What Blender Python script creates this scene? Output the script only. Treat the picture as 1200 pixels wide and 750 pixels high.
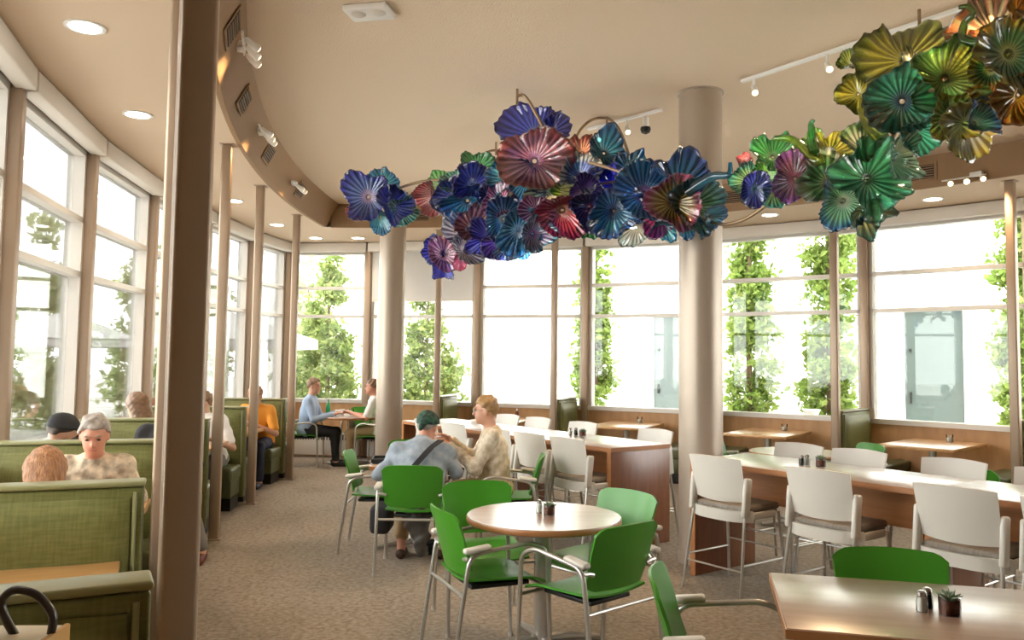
import bpy, bmesh, math, random
import numpy as np
from mathutils import Vector, Matrix, Euler
for o in list(bpy.data.objects): bpy.data.objects.remove(o)
scn = bpy.context.scene; COL = scn.collection
pi = math.pi; rad = math.radians
# ---------------------------------------------------------------- camera
CAM_H = 1.63
pitch = math.atan(60/960.); roll = 0.013
Rv = Vector((1,0,0)); Fv = Vector((0,math.cos(pitch),math.sin(pitch))); Uv = Vector((0,-math.sin(pitch),math.cos(pitch)))
cx = Rv*math.cos(roll)+Uv*math.sin(roll); cy = Uv*math.cos(roll)-Rv*math.sin(roll)
cam_d = bpy.data.cameras.new('camera'); cam = bpy.data.objects.new('camera', cam_d); COL.objects.link(cam)
cam.matrix_world = Matrix(((cx.x,cy.x,-Fv.x,0),(cx.y,cy.y,-Fv.y,0),(cx.z,cy.z,-Fv.z,CAM_H),(0,0,0,1)))
cam_d.sensor_width = 36; cam_d.lens = 960/1200*36; cam_d.shift_y = -13/1200.; cam_d.clip_start = .05; cam_d.clip_end = 300
scn.camera = cam
# ---------------------------------------------------------------- sky, sun, exposure
w = bpy.data.worlds.new('overcast_sky'); scn.world = w; w.use_nodes = True
bg = w.node_tree.nodes['Background']; bg.inputs['Color'].default_value = (1,.985,.96,1); bg.inputs['Strength'].default_value = 6.3
sd = bpy.data.lights.new('hazy_sun','SUN'); sd.energy = 3.0; sd.angle = rad(25); sd.color = (1,.96,.9)
so = bpy.data.objects.new('hazy_sun', sd); COL.objects.link(so); so.rotation_euler = (rad(28),rad(-12),0)
vs = scn.view_settings; vs.view_transform = 'Standard'; vs.look = 'None'; vs.gamma = 1; vs.use_curve_mapping = False; vs.exposure = 0.62
# ---------------------------------------------------------------- mesh helpers
class MB:
    def __init__(s): s.v=[]; s.f=[]
    def add(s, vs, fs):
        n=len(s.v); s.v+= [tuple(p) for p in vs]; s.f+=[tuple(i+n for i in q) for q in fs]; return s
    def box(s, c, size, bev=0, rz=0, M=None):
        x,y,z=[d/2 for d in size]; R=Matrix.Rotation(rz,3,'Z')
        if M is not None: R=M
        c=Vector(c)
        if bev<=0:
            P=[(-x,-y,-z),(x,-y,-z),(x,y,-z),(-x,y,-z),(-x,-y,z),(x,-y,z),(x,y,z),(-x,y,z)]
            return s.add([c+R@Vector(p) for p in P],[(0,3,2,1),(4,5,6,7),(0,1,5,4),(1,2,6,5),(2,3,7,6),(3,0,4,7)])
        bm=bmesh.new(); bmesh.ops.create_cube(bm,size=1)
        for q in bm.verts: q.co=Vector((q.co.x*size[0],q.co.y*size[1],q.co.z*size[2]))
        bmesh.ops.bevel(bm,geom=list(bm.edges),offset=min(bev,min(size)*.49),segments=3 if bev>.008 else 2,profile=.5,affect='EDGES')
        bm.verts.index_update()
        s.add([c+R@q.co for q in bm.verts],[[q.index for q in fc.verts] for fc in bm.faces]); bm.free(); return s
    def tube(s, pts, r, n=8, cap=True):
        P=[Vector(p) for p in pts]; m=len(P); rr=r if hasattr(r,'__len__') else [r]*m
        vs=[]; T0=None; N=None
        for i in range(m):
            T=(P[min(i+1,m-1)]-P[max(i-1,0)]).normalized()
            if N is None:
                N=T.orthogonal().normalized()
            else:
                N=(N-T*N.dot(T)); N=N.normalized() if N.length>1e-6 else T.orthogonal().normalized()
            B=T.cross(N)
            for k in range(n):
                a=2*pi*k/n; vs.append(P[i]+(N*math.cos(a)+B*math.sin(a))*rr[i])
        fs=[(i*n+k,i*n+(k+1)%n,(i+1)*n+(k+1)%n,(i+1)*n+k) for i in range(m-1) for k in range(n)]
        if cap: fs+=[tuple(range(n-1,-1,-1)),tuple((m-1)*n+k for k in range(n))]
        return s.add(vs,fs)
    def lathe(s, prof, n=24, c=(0,0,0)):
        vs=[];fs=[];m=len(prof)
        for r,z in prof:
            for k in range(n):
                a=2*pi*k/n; vs.append((c[0]+r*math.cos(a),c[1]+r*math.sin(a),c[2]+z))
        for i in range(m-1):
            for k in range(n): fs.append((i*n+k,i*n+(k+1)%n,(i+1)*n+(k+1)%n,(i+1)*n+k))
        fs+=[tuple(range(n-1,-1,-1)),tuple((m-1)*n+k for k in range(n))]
        return s.add(vs,fs)
    def sheet(s, fn, nu, nv, th):
        """curved panel with thickness: fn(u,v)->(point, normal)"""
        A=[];B=[]
        for j in range(nv+1):
            for i in range(nu+1):
                p=Vector(fn(i/nu,j/nv)); e=1e-3
                du=Vector(fn(min(i/nu+e,1),j/nv))-Vector(fn(max(i/nu-e,0),j/nv)); dv=Vector(fn(i/nu,min(j/nv+e,1)))-Vector(fn(i/nu,max(j/nv-e,0)))
                nn=du.cross(dv).normalized(); A.append(p+nn*th/2); B.append(p-nn*th/2)
        W=nu+1; n=len(A); fs=[]
        for j in range(nv):
            for i in range(nu):
                a=j*W+i; fs.append((a,a+1,a+W+1,a+W)); fs.append((n+a,n+a+W,n+a+W+1,n+a+1))
        for i in range(nu):
            a=i; fs.append((a,n+a,n+a+1,a+1)); a=nv*W+i; fs.append((a,a+1,n+a+1,n+a))
        for j in range(nv):
            a=j*W; fs.append((a,a+W,n+a+W,n+a)); a=j*W+nu; fs.append((a,n+a,n+a+W,a+W))
        return s.add(A+B,fs)
    def prism(s, poly, z0, z1):
        n=len(poly); vs=[(x,y,z0) for x,y in poly]+[(x,y,z1) for x,y in poly]
        fs=[tuple(range(n-1,-1,-1)),tuple(range(n,2*n))]+[(i,(i+1)%n,n+(i+1)%n,n+i) for i in range(n)]
        return s.add(vs,fs)
    def build(s, name, mat, parent=None, ang=35, loc=None, kind=None):
        me=bpy.data.meshes.new(name); me.from_pydata([tuple(p) for p in s.v],[],s.f); me.update()
        if mat: me.materials.append(mat)
        if ang:
            me.shade_smooth(); me.set_sharp_from_angle(angle=rad(ang))
        o=bpy.data.objects.new(name,me); COL.objects.link(o)
        if parent is not None: o.parent=parent
        if loc is not None: o.location=loc
        if kind: o['kind']=kind
        return o
def fillet(pts, r, n=5):
    P=[Vector(p) for p in pts]; out=[P[0]]
    for i in range(1,len(P)-1):
        a,b,c=P[i-1],P[i],P[i+1]; d=min(r,(a-b).length*.48,(c-b).length*.48)
        p=b+(a-b).normalized()*d; q=b+(c-b).normalized()*d
        for k in range(n+1):
            t=k/n; out.append(p*(1-t)**2+b*2*t*(1-t)+q*t*t)
    out.append(P[-1]); return out
def smoothpath(pts, n=8):
    P=[Vector(p) for p in pts]; P=[P[0]*2-P[1]]+P+[P[-1]*2-P[-2]]; out=[]
    for i in range(1,len(P)-2):
        for k in range(n):
            t=k/n; a,b,c,d=P[i-1],P[i],P[i+1],P[i+2]
            out.append(.5*((2*b)+(c-a)*t+(2*a-5*b+4*c-d)*t*t+(3*b-a-3*c+d)*t**3))
    out.append(P[-2]); return out
def tag(o,label=None,cat=None,group=None,kind=None):
    if label: o['label']=label
    if cat: o['category']=cat
    if group: o['group']=group
    if kind: o['kind']=kind
    return o
def thing(name,label,cat,loc=(0,0,0),rz=0,group=None):
    o=bpy.data.objects.new(name,None); COL.objects.link(o); o.location=loc; o.rotation_euler=(0,0,rz); o.empty_display_size=.1
    return tag(o,label,cat,group)
def dup(root,label,loc,rz=0):
    r=root.copy(); COL.objects.link(r); r.location=loc; r.rotation_euler=(0,0,rz); r['label']=label
    for ch in list(root.children):
        c=ch.copy(); COL.objects.link(c); c.parent=r
        for g in list(ch.children):
            d=g.copy(); COL.objects.link(d); d.parent=c
    return r
# ---------------------------------------------------------------- materials
def mat(name, col, rough=.5, metal=0, spec=.5, noise=None, bump=0, bscale=50, col2=None, nscale=(1,1,1), nsc=5, detail=4, coat=0, sheen=0):
    m=bpy.data.materials.new(name); m.use_nodes=True; nt=m.node_tree; b=nt.nodes['Principled BSDF']
    b.inputs['Base Color'].default_value=(*col,1); b.inputs['Roughness'].default_value=rough; b.inputs['Metallic'].default_value=metal
    b.inputs['Specular IOR Level'].default_value=spec; b.inputs['Coat Weight'].default_value=coat; b.inputs['Coat Roughness'].default_value=.24
    if sheen: b.inputs['Sheen Weight'].default_value=sheen
    tc=nt.nodes.new('ShaderNodeTexCoord'); mp=nt.nodes.new('ShaderNodeMapping'); nt.links.new(tc.outputs['Object'],mp.inputs[0]); mp.inputs['Scale'].default_value=nscale
    if col2:
        n=nt.nodes.new('ShaderNodeTexNoise'); n.inputs['Scale'].default_value=nsc; n.inputs['Detail'].default_value=detail; nt.links.new(mp.outputs[0],n.inputs[0])
        r=nt.nodes.new('ShaderNodeValToRGB'); r.color_ramp.elements[0].position=.35; r.color_ramp.elements[1].position=.65
        r.color_ramp.elements[0].color=(*col,1); r.color_ramp.elements[1].color=(*col2,1)
        nt.links.new(n.outputs[0],r.inputs[0]); nt.links.new(r.outputs[0],b.inputs['Base Color'])
    if bump:
        n2=nt.nodes.new('ShaderNodeTexNoise'); n2.inputs['Scale'].default_value=bscale; n2.inputs['Detail'].default_value=3; nt.links.new(mp.outputs[0],n2.inputs[0])
        bp=nt.nodes.new('ShaderNodeBump'); bp.inputs['Strength'].default_value=bump; bp.inputs['Distance'].default_value=.01
        nt.links.new(n2.outputs[0],bp.inputs['Height']); nt.links.new(bp.outputs[0],b.inputs['Normal'])
    return m
def emis(name,col,s):
    m=bpy.data.materials.new(name); m.use_nodes=True; b=m.node_tree.nodes['Principled BSDF']
    b.inputs['Base Color'].default_value=(*col,1); b.inputs['Emission Color'].default_value=(*col,1); b.inputs['Emission Strength'].default_value=s; return m
def pane_mat(name,tint,refl):
    m=bpy.data.materials.new(name); m.use_nodes=True; nt=m.node_tree; nt.nodes.remove(nt.nodes['Principled BSDF']); out=nt.nodes['Material Output']
    t=nt.nodes.new('ShaderNodeBsdfTransparent'); t.inputs[0].default_value=(*tint,1); g=nt.nodes.new('ShaderNodeBsdfGlossy'); g.inputs['Roughness'].default_value=.02
    fr=nt.nodes.new('ShaderNodeFresnel'); fr.inputs[0].default_value=1.45; mu=nt.nodes.new('ShaderNodeMath'); mu.operation='MULTIPLY'; mu.inputs[1].default_value=refl
    nt.links.new(fr.outputs[0],mu.inputs[0]); mx=nt.nodes.new('ShaderNodeMixShader'); nt.links.new(mu.outputs[0],mx.inputs[0]); nt.links.new(t.outputs[0],mx.inputs[1]); nt.links.new(g.outputs[0],mx.inputs[2]); nt.links.new(mx.outputs[0],out.inputs[0]); return m
def weave_mat(name,c1,c2,rough=.6,scale=260):
    m=mat(name,c1,rough,spec=.35); nt=m.node_tree; b=nt.nodes['Principled BSDF']; tc=[n for n in nt.nodes if n.type=='TEX_COORD'][0]
    acc=None
    for sc in ((scale,6,scale*.1),(6,scale,scale*.1),(scale*.1,6,scale)):
        mp=nt.nodes.new('ShaderNodeMapping'); mp.inputs['Scale'].default_value=sc; nt.links.new(tc.outputs['Object'],mp.inputs[0])
        n=nt.nodes.new('ShaderNodeTexNoise'); n.inputs['Scale'].default_value=.35; n.inputs['Detail'].default_value=2; nt.links.new(mp.outputs[0],n.inputs[0])
        if acc is None: acc=n.outputs[0]
        else:
            a=nt.nodes.new('ShaderNodeMath'); a.operation='ADD'; nt.links.new(acc,a.inputs[0]); nt.links.new(n.outputs[0],a.inputs[1]); acc=a.outputs[0]
    r=nt.nodes.new('ShaderNodeValToRGB'); r.color_ramp.elements[0].position=.4; r.color_ramp.elements[1].position=.62
    d=nt.nodes.new('ShaderNodeMath'); d.operation='DIVIDE'; d.inputs[1].default_value=3; nt.links.new(acc,d.inputs[0]); nt.links.new(d.outputs[0],r.inputs[0])
    r.color_ramp.elements[0].color=(*c1,1); r.color_ramp.elements[1].color=(*c2,1); nt.links.new(r.outputs[0],b.inputs['Base Color'])
    bp=nt.nodes.new('ShaderNodeBump'); bp.inputs['Strength'].default_value=.15; bp.inputs['Distance'].default_value=.004; nt.links.new(d.outputs[0],bp.inputs['Height']); nt.links.new(bp.outputs[0],b.inputs['Normal'])
    return m
M={}
M['carpet']=mat('carpet',(.27,.215,.165),.95,spec=.1,col2=(.4,.335,.27),nsc=30,detail=9,bump=.6,bscale=220)
def carpet():
    m=M['carpet']; nt=m.node_tree; b=nt.nodes['Principled BSDF']; tc=[n for n in nt.nodes if n.type=='TEX_COORD'][0]
    old=b.inputs['Base Color'].links[0].from_socket
    wv=nt.nodes.new('ShaderNodeTexWave'); wv.inputs['Scale'].default_value=2.2; wv.inputs['Distortion'].default_value=14; wv.inputs['Detail'].default_value=3; wv.inputs['Detail Scale'].default_value=2.2; nt.links.new(tc.outputs['Object'],wv.inputs[0])
    r=nt.nodes.new('ShaderNodeValToRGB'); r.color_ramp.elements[0].position=.02; r.color_ramp.elements[0].color=(.74,.72,.7,1); r.color_ramp.elements[1].position=.12; r.color_ramp.elements[1].color=(1,1,1,1); nt.links.new(wv.outputs[0],r.inputs[0])
    mx=nt.nodes.new('ShaderNodeMix'); mx.data_type='RGBA'; mx.blend_type='MULTIPLY'; mx.inputs[0].default_value=.55
    nt.links.new(old,mx.inputs[6]); nt.links.new(r.outputs[0],mx.inputs[7]); nt.links.new(mx.outputs[2],b.inputs['Base Color'])
carpet()
M['ceil']=mat('ceiling_plaster',(.76,.62,.47),.9,spec=.2,bump=.5,bscale=90)
M['ceil2']=mat('soffit_paint',(.68,.54,.4),.85,spec=.2)
M['fascia']=mat('fascia_paint',(.33,.205,.11),.6,spec=.3)
M['post']=mat('post_paint',(.38,.28,.2),.36,metal=.3)
M['column']=mat('column_paint',(.42,.345,.275),.35,metal=.3)
M['frame']=mat('window_frame_paint',(.6,.56,.51),.4,metal=.2)
M['shade']=mat('shade_box_paint',(.72,.67,.6),.45)
M['wood_wall']=mat('maple_wall_panel',(.46,.245,.105),.5,col2=(.55,.31,.14),nscale=(1,1,.25),nsc=9)
M['oak']=mat('honey_maple_top',(.56,.29,.1),.28,col2=(.66,.37,.15),nscale=(.35,3,3),nsc=8,coat=.4)
M['walnut']=mat('brown_laminate_top',(.37,.23,.16),.3,col2=(.44,.29,.21),nscale=(.3,3,3),nsc=6,coat=1)
M['edge']=mat('cherry_edge',(.36,.15,.055),.35,col2=(.43,.19,.075),nscale=(.4,.4,3),nsc=8)
M['cherry']=mat('cherry_panel',(.17,.058,.024),.32,col2=(.225,.08,.033),nscale=(3,3,.4),nsc=8,coat=.3)
M['green']=mat('green_plastic',(.045,.235,.012),.38,spec=.4,coat=.25)
M['steel']=mat('silver_tube',(.56,.53,.49),.32,metal=.75)
M['pad']=mat('pale_grey_plastic',(.6,.56,.5),.35)
M['black']=mat('black_plastic',(.012,.012,.012),.5)
M['white']=mat('white_plastic',(.66,.62,.56),.36,spec=.4)
M['seatgrey']=weave_mat('grey_seat_fabric',(.2,.17,.14),(.31,.27,.23))
M['olive']=weave_mat('olive_vinyl',(.135,.14,.042),(.205,.205,.07),.42)
M['olived']=mat('olive_piping',(.24,.24,.11),.32,spec=.6)
M['oliveseat']=mat('dark_olive_seat',(.105,.115,.045),.4,spec=.5)
M['kick']=mat('black_kick',(.015,.013,.01),.5)
M['pane']=pane_mat('window_glass',(.97,.99,.985),.9)
M['whitemetal']=mat('white_metal',(.8,.78,.74),.35)
M['dark']=mat('dark_void',(.02,.018,.015),.7)
M['lamp']=emis('lamp_glow',(1,.93,.82),14)
M['bulb']=emis('bulb_glow',(1,.72,.38),9)
DLP=30; SPW=25
# ================================================================= STRUCTURE
LC=(16.25,10.9); FC=(-2.85,2.1)
def lpt(R,y): return (LC[0]-math.sqrt(R*R-(y-LC[1])**2), y)
def fpt(R,a): return (FC[0]+R*math.sin(rad(a)), FC[1]+R*math.cos(rad(a)))
UP=3.92; LO=3.57; SILL=.88
ROOMP=([(-2.1,-3.2),(-2.1,.2)]+[lpt(20.6,y) for y in np.linspace(1.8,13.6,14)]+[(-4.0,14.15),(-2.4,14.0)]+[fpt(11.62,a) for a in np.linspace(11,89,18)]+[(8.8,-3.2)])[::-1]
tag(MB().prism(ROOMP,-.1,0).build('floor',M['carpet'],ang=None),'taupe patterned carpet covering the restaurant floor',None,None,'structure')
tag(MB().prism(ROOMP,UP,UP+.15).build('ceiling',M['ceil'],ang=None),'cream textured plaster ceiling over the dining room',None,None,'structure')
# ring: inner edge of the lower perimeter ceiling
cornY=12.1
ring_l=[(-.55,-3.1),(-.55,.6)]+[lpt(19.07,y) for y in np.linspace(1.6,cornY-.02,28)]
a0=math.degrees(math.atan2(ring_l[-1][0]-FC[0],10.0))
ring_f=[fpt(10.0,a) for a in np.linspace(.8,88,44)]+[(7.1,-3.1)]
out_l=[(-2.0,-3.1),(-2.0,.6)]+[lpt(20.55,y) for y in np.linspace(1.6,cornY+.9,28)]
out_f=[fpt(11.55,a) for a in np.linspace(.8,88,44)]+[(8.7,-3.1)]
mb=MB()
def strip(mb,A,B,z):
    n=len(A); vs=[(x,y,z) for x,y in A]+[(x,y,z) for x,y in B]; mb.add(vs,[(i,i+1,n+i+1,n+i) for i in range(n-1)])
strip(mb,ring_l,out_l,LO); strip(mb,out_f,ring_f,LO)
mb.add([(x,y,LO) for x,y in [ring_l[-1],out_l[-1],(-4.0,14.1),(-2.4,13.95),out_f[0],ring_f[0]]],[(0,5,4,3,2,1)])
tag(mb.build('ceiling_ring',M['ceil2'],ang=None),'lower tan plaster ceiling ring above the window booths',None,None,'structure')
def band(name,pts,z0,z1,th,m,label,slant=0):
    P=[Vector((x,y,0)) for x,y in pts]; n=len(P); A=[];B=[]
    for i in range(n):
        T=(P[min(i+1,n-1)]-P[max(i-1,0)]).normalized(); N=Vector((-T.y,T.x,0)); A.append(P[i]); B.append(P[i]+N*th)
    A2=[p-(q-p)/th*slant for p,q in zip(A,B)]; vs=[(p.x,p.y,z0) for p in A]+[(p.x,p.y,z1) for p in A2]+[(p.x,p.y,z0) for p in B]+[(p.x,p.y,z1) for p in B]; fs=[]
    for i in range(n-1):
        for q in ((0,1),(1,3),(3,2),(2,0)): fs.append((q[0]*n+i,q[0]*n+i+1,q[1]*n+i+1,q[1]*n+i))
    mb=MB().add(vs,fs); return tag(mb.build(name,m,ang=30),label,None,None,'structure')
band('trim_1',ring_l,LO-.004,UP+.01,.04,M['fascia'],'curved brown fascia band around the raised ceiling on the left',.19)
band('trim_2',ring_f,LO-.004,UP+.01,.04,M['fascia'],'curved brown fascia band around the raised ceiling on the far side')
# window wall plan
left_m=[(-1.75,-2.9),(-1.75,.1)]+[lpt(20.35,y) for y in (1.9,3.7,5.44,7.25,9.1,10.95,12.6)]
far_m=[fpt(11.35,a) for a in (11.6,20.6,30.4,41,50.6,60.2,69.8,79.4,89)]
plan=left_m+[(-3.82,13.9),(-2.42,13.72)]+far_m+[(8.5,-2.9)]
RAIL1,RAIL2,TOP=2.33,2.81,3.38
mull_mb=None
nwin=0
for i in range(len(plan)-1):
    a=Vector((*plan[i],0)); b=Vector((*plan[i+1],0)); L=(b-a).length; ang=math.atan2(b.y-a.y,b.x-a.x)   # local +x along wall, +y outward (left of travel)
    farside = i>=9; nm='far' if farside else 'left'
    # wall below the window
    wl=MB().box((L/2,.1,SILL/2),(L+.04,.2,SILL)).build('wall_%s'%nm,M['wood_wall'],ang=None); wl.location=a; wl.rotation_euler=(0,0,ang)
    tag(wl,'maple panelled wall below the %s windows'%nm,None,None,'structure')
    hd=MB().box((L/2,.12,(TOP+.06+LO+.4)/2),(L+.04,.16,LO+.4-TOP-.06)).build('wall_%s_header'%nm,M['frame'],ang=None); hd.location=a; hd.rotation_euler=(0,0,ang); tag(hd,'beige header wall above the %s windows'%nm,None,None,'structure')
    if i==len(plan)-2 or i<=1:  # nearest left window bay closed, unseen, to keep daylight off the near post
        wl2=MB().box((L/2,.1,(SILL+TOP+.1)/2+.0),(L+.04,.2,TOP+.1-SILL)).build('wall_%s'%nm,M['ceil2'],ang=None); wl2.location=a; wl2.rotation_euler=(0,0,ang); tag(wl2,'unseen tan plaster wall beside and behind the viewer',None,None,'structure'); continue
    nwin+=1
    wroot=thing('window_%d'%nwin,None,None,a,ang); wroot['kind']='structure'; wroot['label']='tall three-row aluminium window in the %s wall, bay %d'%(nm,nwin)
    j=.075; dp=.14; yc=.11
    mb=MB()
    for x0 in (j/2+.02,L-j/2-.02): mb.box((x0,yc,(SILL+TOP+.08)/2),(j,dp,TOP+.08-SILL))
    mb.build('jamb',M['frame'],wroot,ang=None)
    for zc,h,d_,nme in ((SILL+.03,.06,.2,'sill_rail'),(RAIL1,.05,dp,'transom'),(RAIL2,.05,dp,'transom'),(TOP+.04,.08,dp,'head_rail')):
        MB().box((L/2,yc-(d_-dp)/2,zc),(L-.02,d_,h)).build(nme,M['frame'],wroot,ang=None)
    for z0,z1 in ((SILL+.06,RAIL1-.025),(RAIL1+.025,RAIL2-.025),(RAIL2+.025,TOP)):
        MB().box((L/2,yc+.02,(z0+z1)/2),(L-.19,.006,z1-z0)).build('pane',M['pane'],wroot,ang=None)
    MB().box((L/2,-.05,LO-.085),(L-.05,.13,.15),.01).build('shade_box',M['shade'],wroot,ang=30)
    if i==10:   # lowered blind
        MB().box((L/2,.0,(LO-.16+2.62)/2),(L-.14,.004,LO-.16-2.62)).build('blind_sheet',None,wroot,ang=None).data.materials.append(mat('blind_cloth',(.62,.6,.57),.8))
        MB().box((L/2,.0,2.6),(L-.14,.02,.05)).build('blind_bar',M['frame'],wroot,ang=None)
for k,(x,y) in enumerate(plan[1:-1]):
    p0=Vector(plan[k]);p1=Vector(plan[k+2]); t=(p1-p0).normalized(); ang=math.atan2(t.y,t.x)
    o=MB().box((0,.06,LO/2),(.1,.2,LO-.02),.012).build('trim_%d'%(k+3),M['post'],ang=30); o.location=(x,y,0); o.rotation_euler=(0,0,ang); tag(o,'beige vertical mullion post number %d along the window wall'%(k+1),None,None,'structure')
bw=MB().box((3.4,-3.05,1.98),(10.6,.2,3.96)).build('wall_back',M['ceil2'],ang=None); tag(bw,'tan plaster wall closing the room',None,None,'structure')
# round columns
for (x,y,lab) in ((1.58,6.85,'large round beige metal column beside the bar table end'),(-1.65,11.2,'round beige metal column in the far corner by the men')):
    c=thing('column',lab,'column',(x,y,0)); MB().lathe([(.18,0),(.18,UP)],40).build('shaft',M['column'],c); MB().lathe([(.19,0),(.19,.1),(.18,.105)],40).build('base_ring',M['column'],c); MB().lathe([(.195,UP-.012),(.195,UP)],40).build('top_ring',M['column'],c)
# slim square posts along the aisle
PY=[2.05,3.75,5.55,7.42,9.22,11.08]; PA=[9.8,19.7,30.4,41,51.6]
posts=[(lpt(19.2,y) if y>2.5 else (-.812,2.05),'l') for y in PY]+[(fpt(10.27,a),'f') for a in PA]
plab=['nearest brown metal post at the left foreground','second metal post along the left booths, behind the nearest','third metal post along the left booths','metal post beside the black kick booth with the hidden diner','metal post at the end of the white-shirted girl\'s booth','metal post at the far end of the left booth row','metal post left of the woman in beige, by the far windows','metal post between the far window booths, left of the big column','metal post hidden behind the big round column','metal post at the booth bench right of the big column','metal post at the right edge of the picture']
for ((x,y),s),lab in zip(posts,plab):
    c=LC if s=='l' else FC; ang=math.atan2(y-c[1],x-c[0])
    p=thing('post',lab,'post',(x,y,0),ang,'slim metal posts along the booths')
    MB().box((0,0,LO/2),(.09,.09,LO),.014).build('shaft',M['post'],p,ang=50)
    MB().box((0,0,.006),(.13,.13,.012)).build('floor_plate',M['post'],p,ang=None)
    MB().box((0,0,LO-.004),(.125,.125,.008)).build('ceiling_plate',M['post'],p,ang=None)
# recessed downlights
DL=[(-2.55,4.74,LO),(-3.04,6.5,LO),(-3.42,8.3,LO),(-3.48,10.11,LO),(-3.46,11.91,LO),(-3.2,13.2,LO),(-2.5,13.15,LO),(3.35,10.6,LO),(4.89,9.45,LO),(1.7,11.75,LO),(-.2,12.4,LO),(5.9,7.7,LO),(6.6,5.6,LO),(7,3.2,LO),(-1.7,2.6,LO),
    (5.2,3,UP)]
for k,(x,y,z) in enumerate(DL):
    d=thing('downlight','round recessed ceiling downlight, %s'%['nearest at top left','second from the top left','behind the near post','above the girl\'s booth','above the orange-shirted diner','in the far left corner','beside the far round column','right of the big column','at the right above the window','above the middle far window','above the woman\'s window','off to the right','further right','rightmost','above the nearest booth','right of the glass flowers'][k],'ceiling light',(x,y,z-.004),0,'recessed downlights')
    MB().lathe([(.115,-.004),(.115,.004),(.09,.0),(.09,-.003)],24).build('trim_ring',M['whitemetal'],d)
    MB().lathe([(.09,-.005),(.09,-.002)],24).build('lens',M['lamp'],d)
    l=bpy.data.lights.new('downlight_lamp','SPOT'); l.energy=DLP if z==LO else DLP*1.6; l.spot_size=rad(130); l.spot_blend=.6; l.color=(1,.85,.66); l.shadow_soft_size=.09
    lo=bpy.data.objects.new('downlight_lamp',l); COL.objects.link(lo); lo.parent=d; lo.location=(0,0,-.03)
# ================================================================= BOOTH BENCHES
def bench(name,label,loc,ang,L=1.06,x0=.075,sides=(1,-1),kickh=.13):
    b=thing(name,label,'booth bench',loc,ang,'olive booth benches')
    ZT=1.068
    MB().box((x0+L/2,0,(ZT-.02)/2+.04),(L,.11,ZT-.10),.012).build('back_core',M['olive'],b)
    MB().tube(fillet([(x0+.004,0,.12),(x0+.004,0,ZT-.02),(x0+L,0,ZT-.02)],.03),.062,10).build('top_roll',M['olived'],b) if False else None
    MB().box((x0+L/2,0,ZT-.005),(L+.01,.13,.024),.010).build('cap_rail',M['olived'],b,ang=60)
    for s in sides:
        def pad(u,v,s=s):
            x=x0+.055+(L-.075)*u; z=.44+(ZT-.065-.44)*v; e=min(u,1-u,1)*2; bul=.035*(1-abs(2*u-1)**8)*(1-abs(2*v-1)**6)
            return (x,s*(.062+bul),z)
        MB().sheet(pad,22,12,.012).build('back_cushion',M['olive'],b,ang=60)
        MB().tube([(x0+.035,s*.066,.3),(x0+.035,s*.066,ZT-.04)],.009,6).build('piping',M['olived'],b)
        MB().box((x0+L/2+.005,s*.33,.385),(L-.01,.44,.14),.035).build('seat_cushion',M['oliveseat'],b,ang=60)
        MB().box((x0+L/2+.01,s*.31,.23),(L-.03,.38,.18),.008).build('seat_base',M['oliveseat'],b)
        MB().box((x0+L/2+.01,s*.29,kickh/2),(L-.05,.34,kickh)).build('kick_plinth',M['kick'],b,ang=None)
    return b
def frame_at(p,c): return math.atan2(p[1]-c[1],p[0]-c[0])
blab=['olive booth bench nearest the camera, cut by the picture bottom','olive booth bench behind the red-haired diner, second from the camera','olive booth bench behind the grey-haired diner in floral shirt','olive booth bench with the hidden diner\'s leg beside it','olive booth bench that the white-shirted girl sits on','olive booth bench that the orange-shirted diner sits on','olive booth bench left of the woman in beige, by the far windows','olive booth bench by the middle far windows, left of the big column','olive booth bench behind the big round column','olive booth bench at the window right of the big column','olive booth bench at the right picture edge']
k=0
for y in PY:
    p=lpt(19.2,y if y>2.1 else 2.15); bench('booth_bench',blab[k],(p[0],p[1],0),frame_at(p,LC)); k+=1
for a in PA:
    p=fpt(10.27,a); bench('booth_bench',blab[k],(p[0],p[1],0),frame_at(p,FC),L=.98); k+=1
def pedestal_base(root,r=.3,h=.72,rot=0,pr=.04):
    MB().lathe([(pr,.04),(pr,h)],20).build('pedestal',M['steel'],root)
    for q in range(4):
        a=rot+q*pi/2; c,s=math.cos(a),math.sin(a)
        MB().tube([(c*.02,s*.02,.045),(c*r*.6,s*r*.6,.035),(c*r,s*r,.018)],[.028,.024,.016],8).build('base_foot',M['steel'],root)
    MB().box((0,0,h-.006),(.3,.3,.012)).build('mount_plate',M['black'],root,ang=None)
def rect_table(name,label,loc,ang,lx,ly,zt,m,th=.035,edge=None,group=None,rot=pi/4,r=.3):
    t=thing(name,label,'table',loc,ang,group)
    MB().box((0,0,zt-th/2),(lx,ly,th),.004).build('table_top',m,t)
    if edge:
        mb=MB()
        for sx,sy,wx,wy in ((0,ly/2,lx,.006),(0,-ly/2,lx,.006),(lx/2,0,.006,ly),(-lx/2,0,.006,ly)): mb.box((sx,sy,zt-th/2-.002),(wx+.004,wy+.004,th-.004))
        mb.build('edge_band',edge,t,ang=None)
    pedestal_base(t,r,zt-th,rot); return t
tl=['honey wood booth table right under the cream handbag','honey wood booth table between the two nearest benches','honey wood booth table of the red-haired and grey-haired diners','honey wood booth table of the diner in a black cap','honey wood booth table beside the white-shirted girl','honey wood booth table in front of the orange-shirted diner']
ty=[1.15]+[(PY[i]+PY[i+1])/2 for i in range(5)]
TBL=[]
for y,l in zip(ty,tl):
    p=lpt(19.83,y); p2=p
    if y<1.3: p2=(-1.1,1.36)
    TBL.append(rect_table('booth_table',l,(p2[0],p2[1],0),frame_at(p,LC),.96,1.14 if 1.3<y<3.5 else .8,.74,M['oak'],group='honey wood booth tables'))
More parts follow.
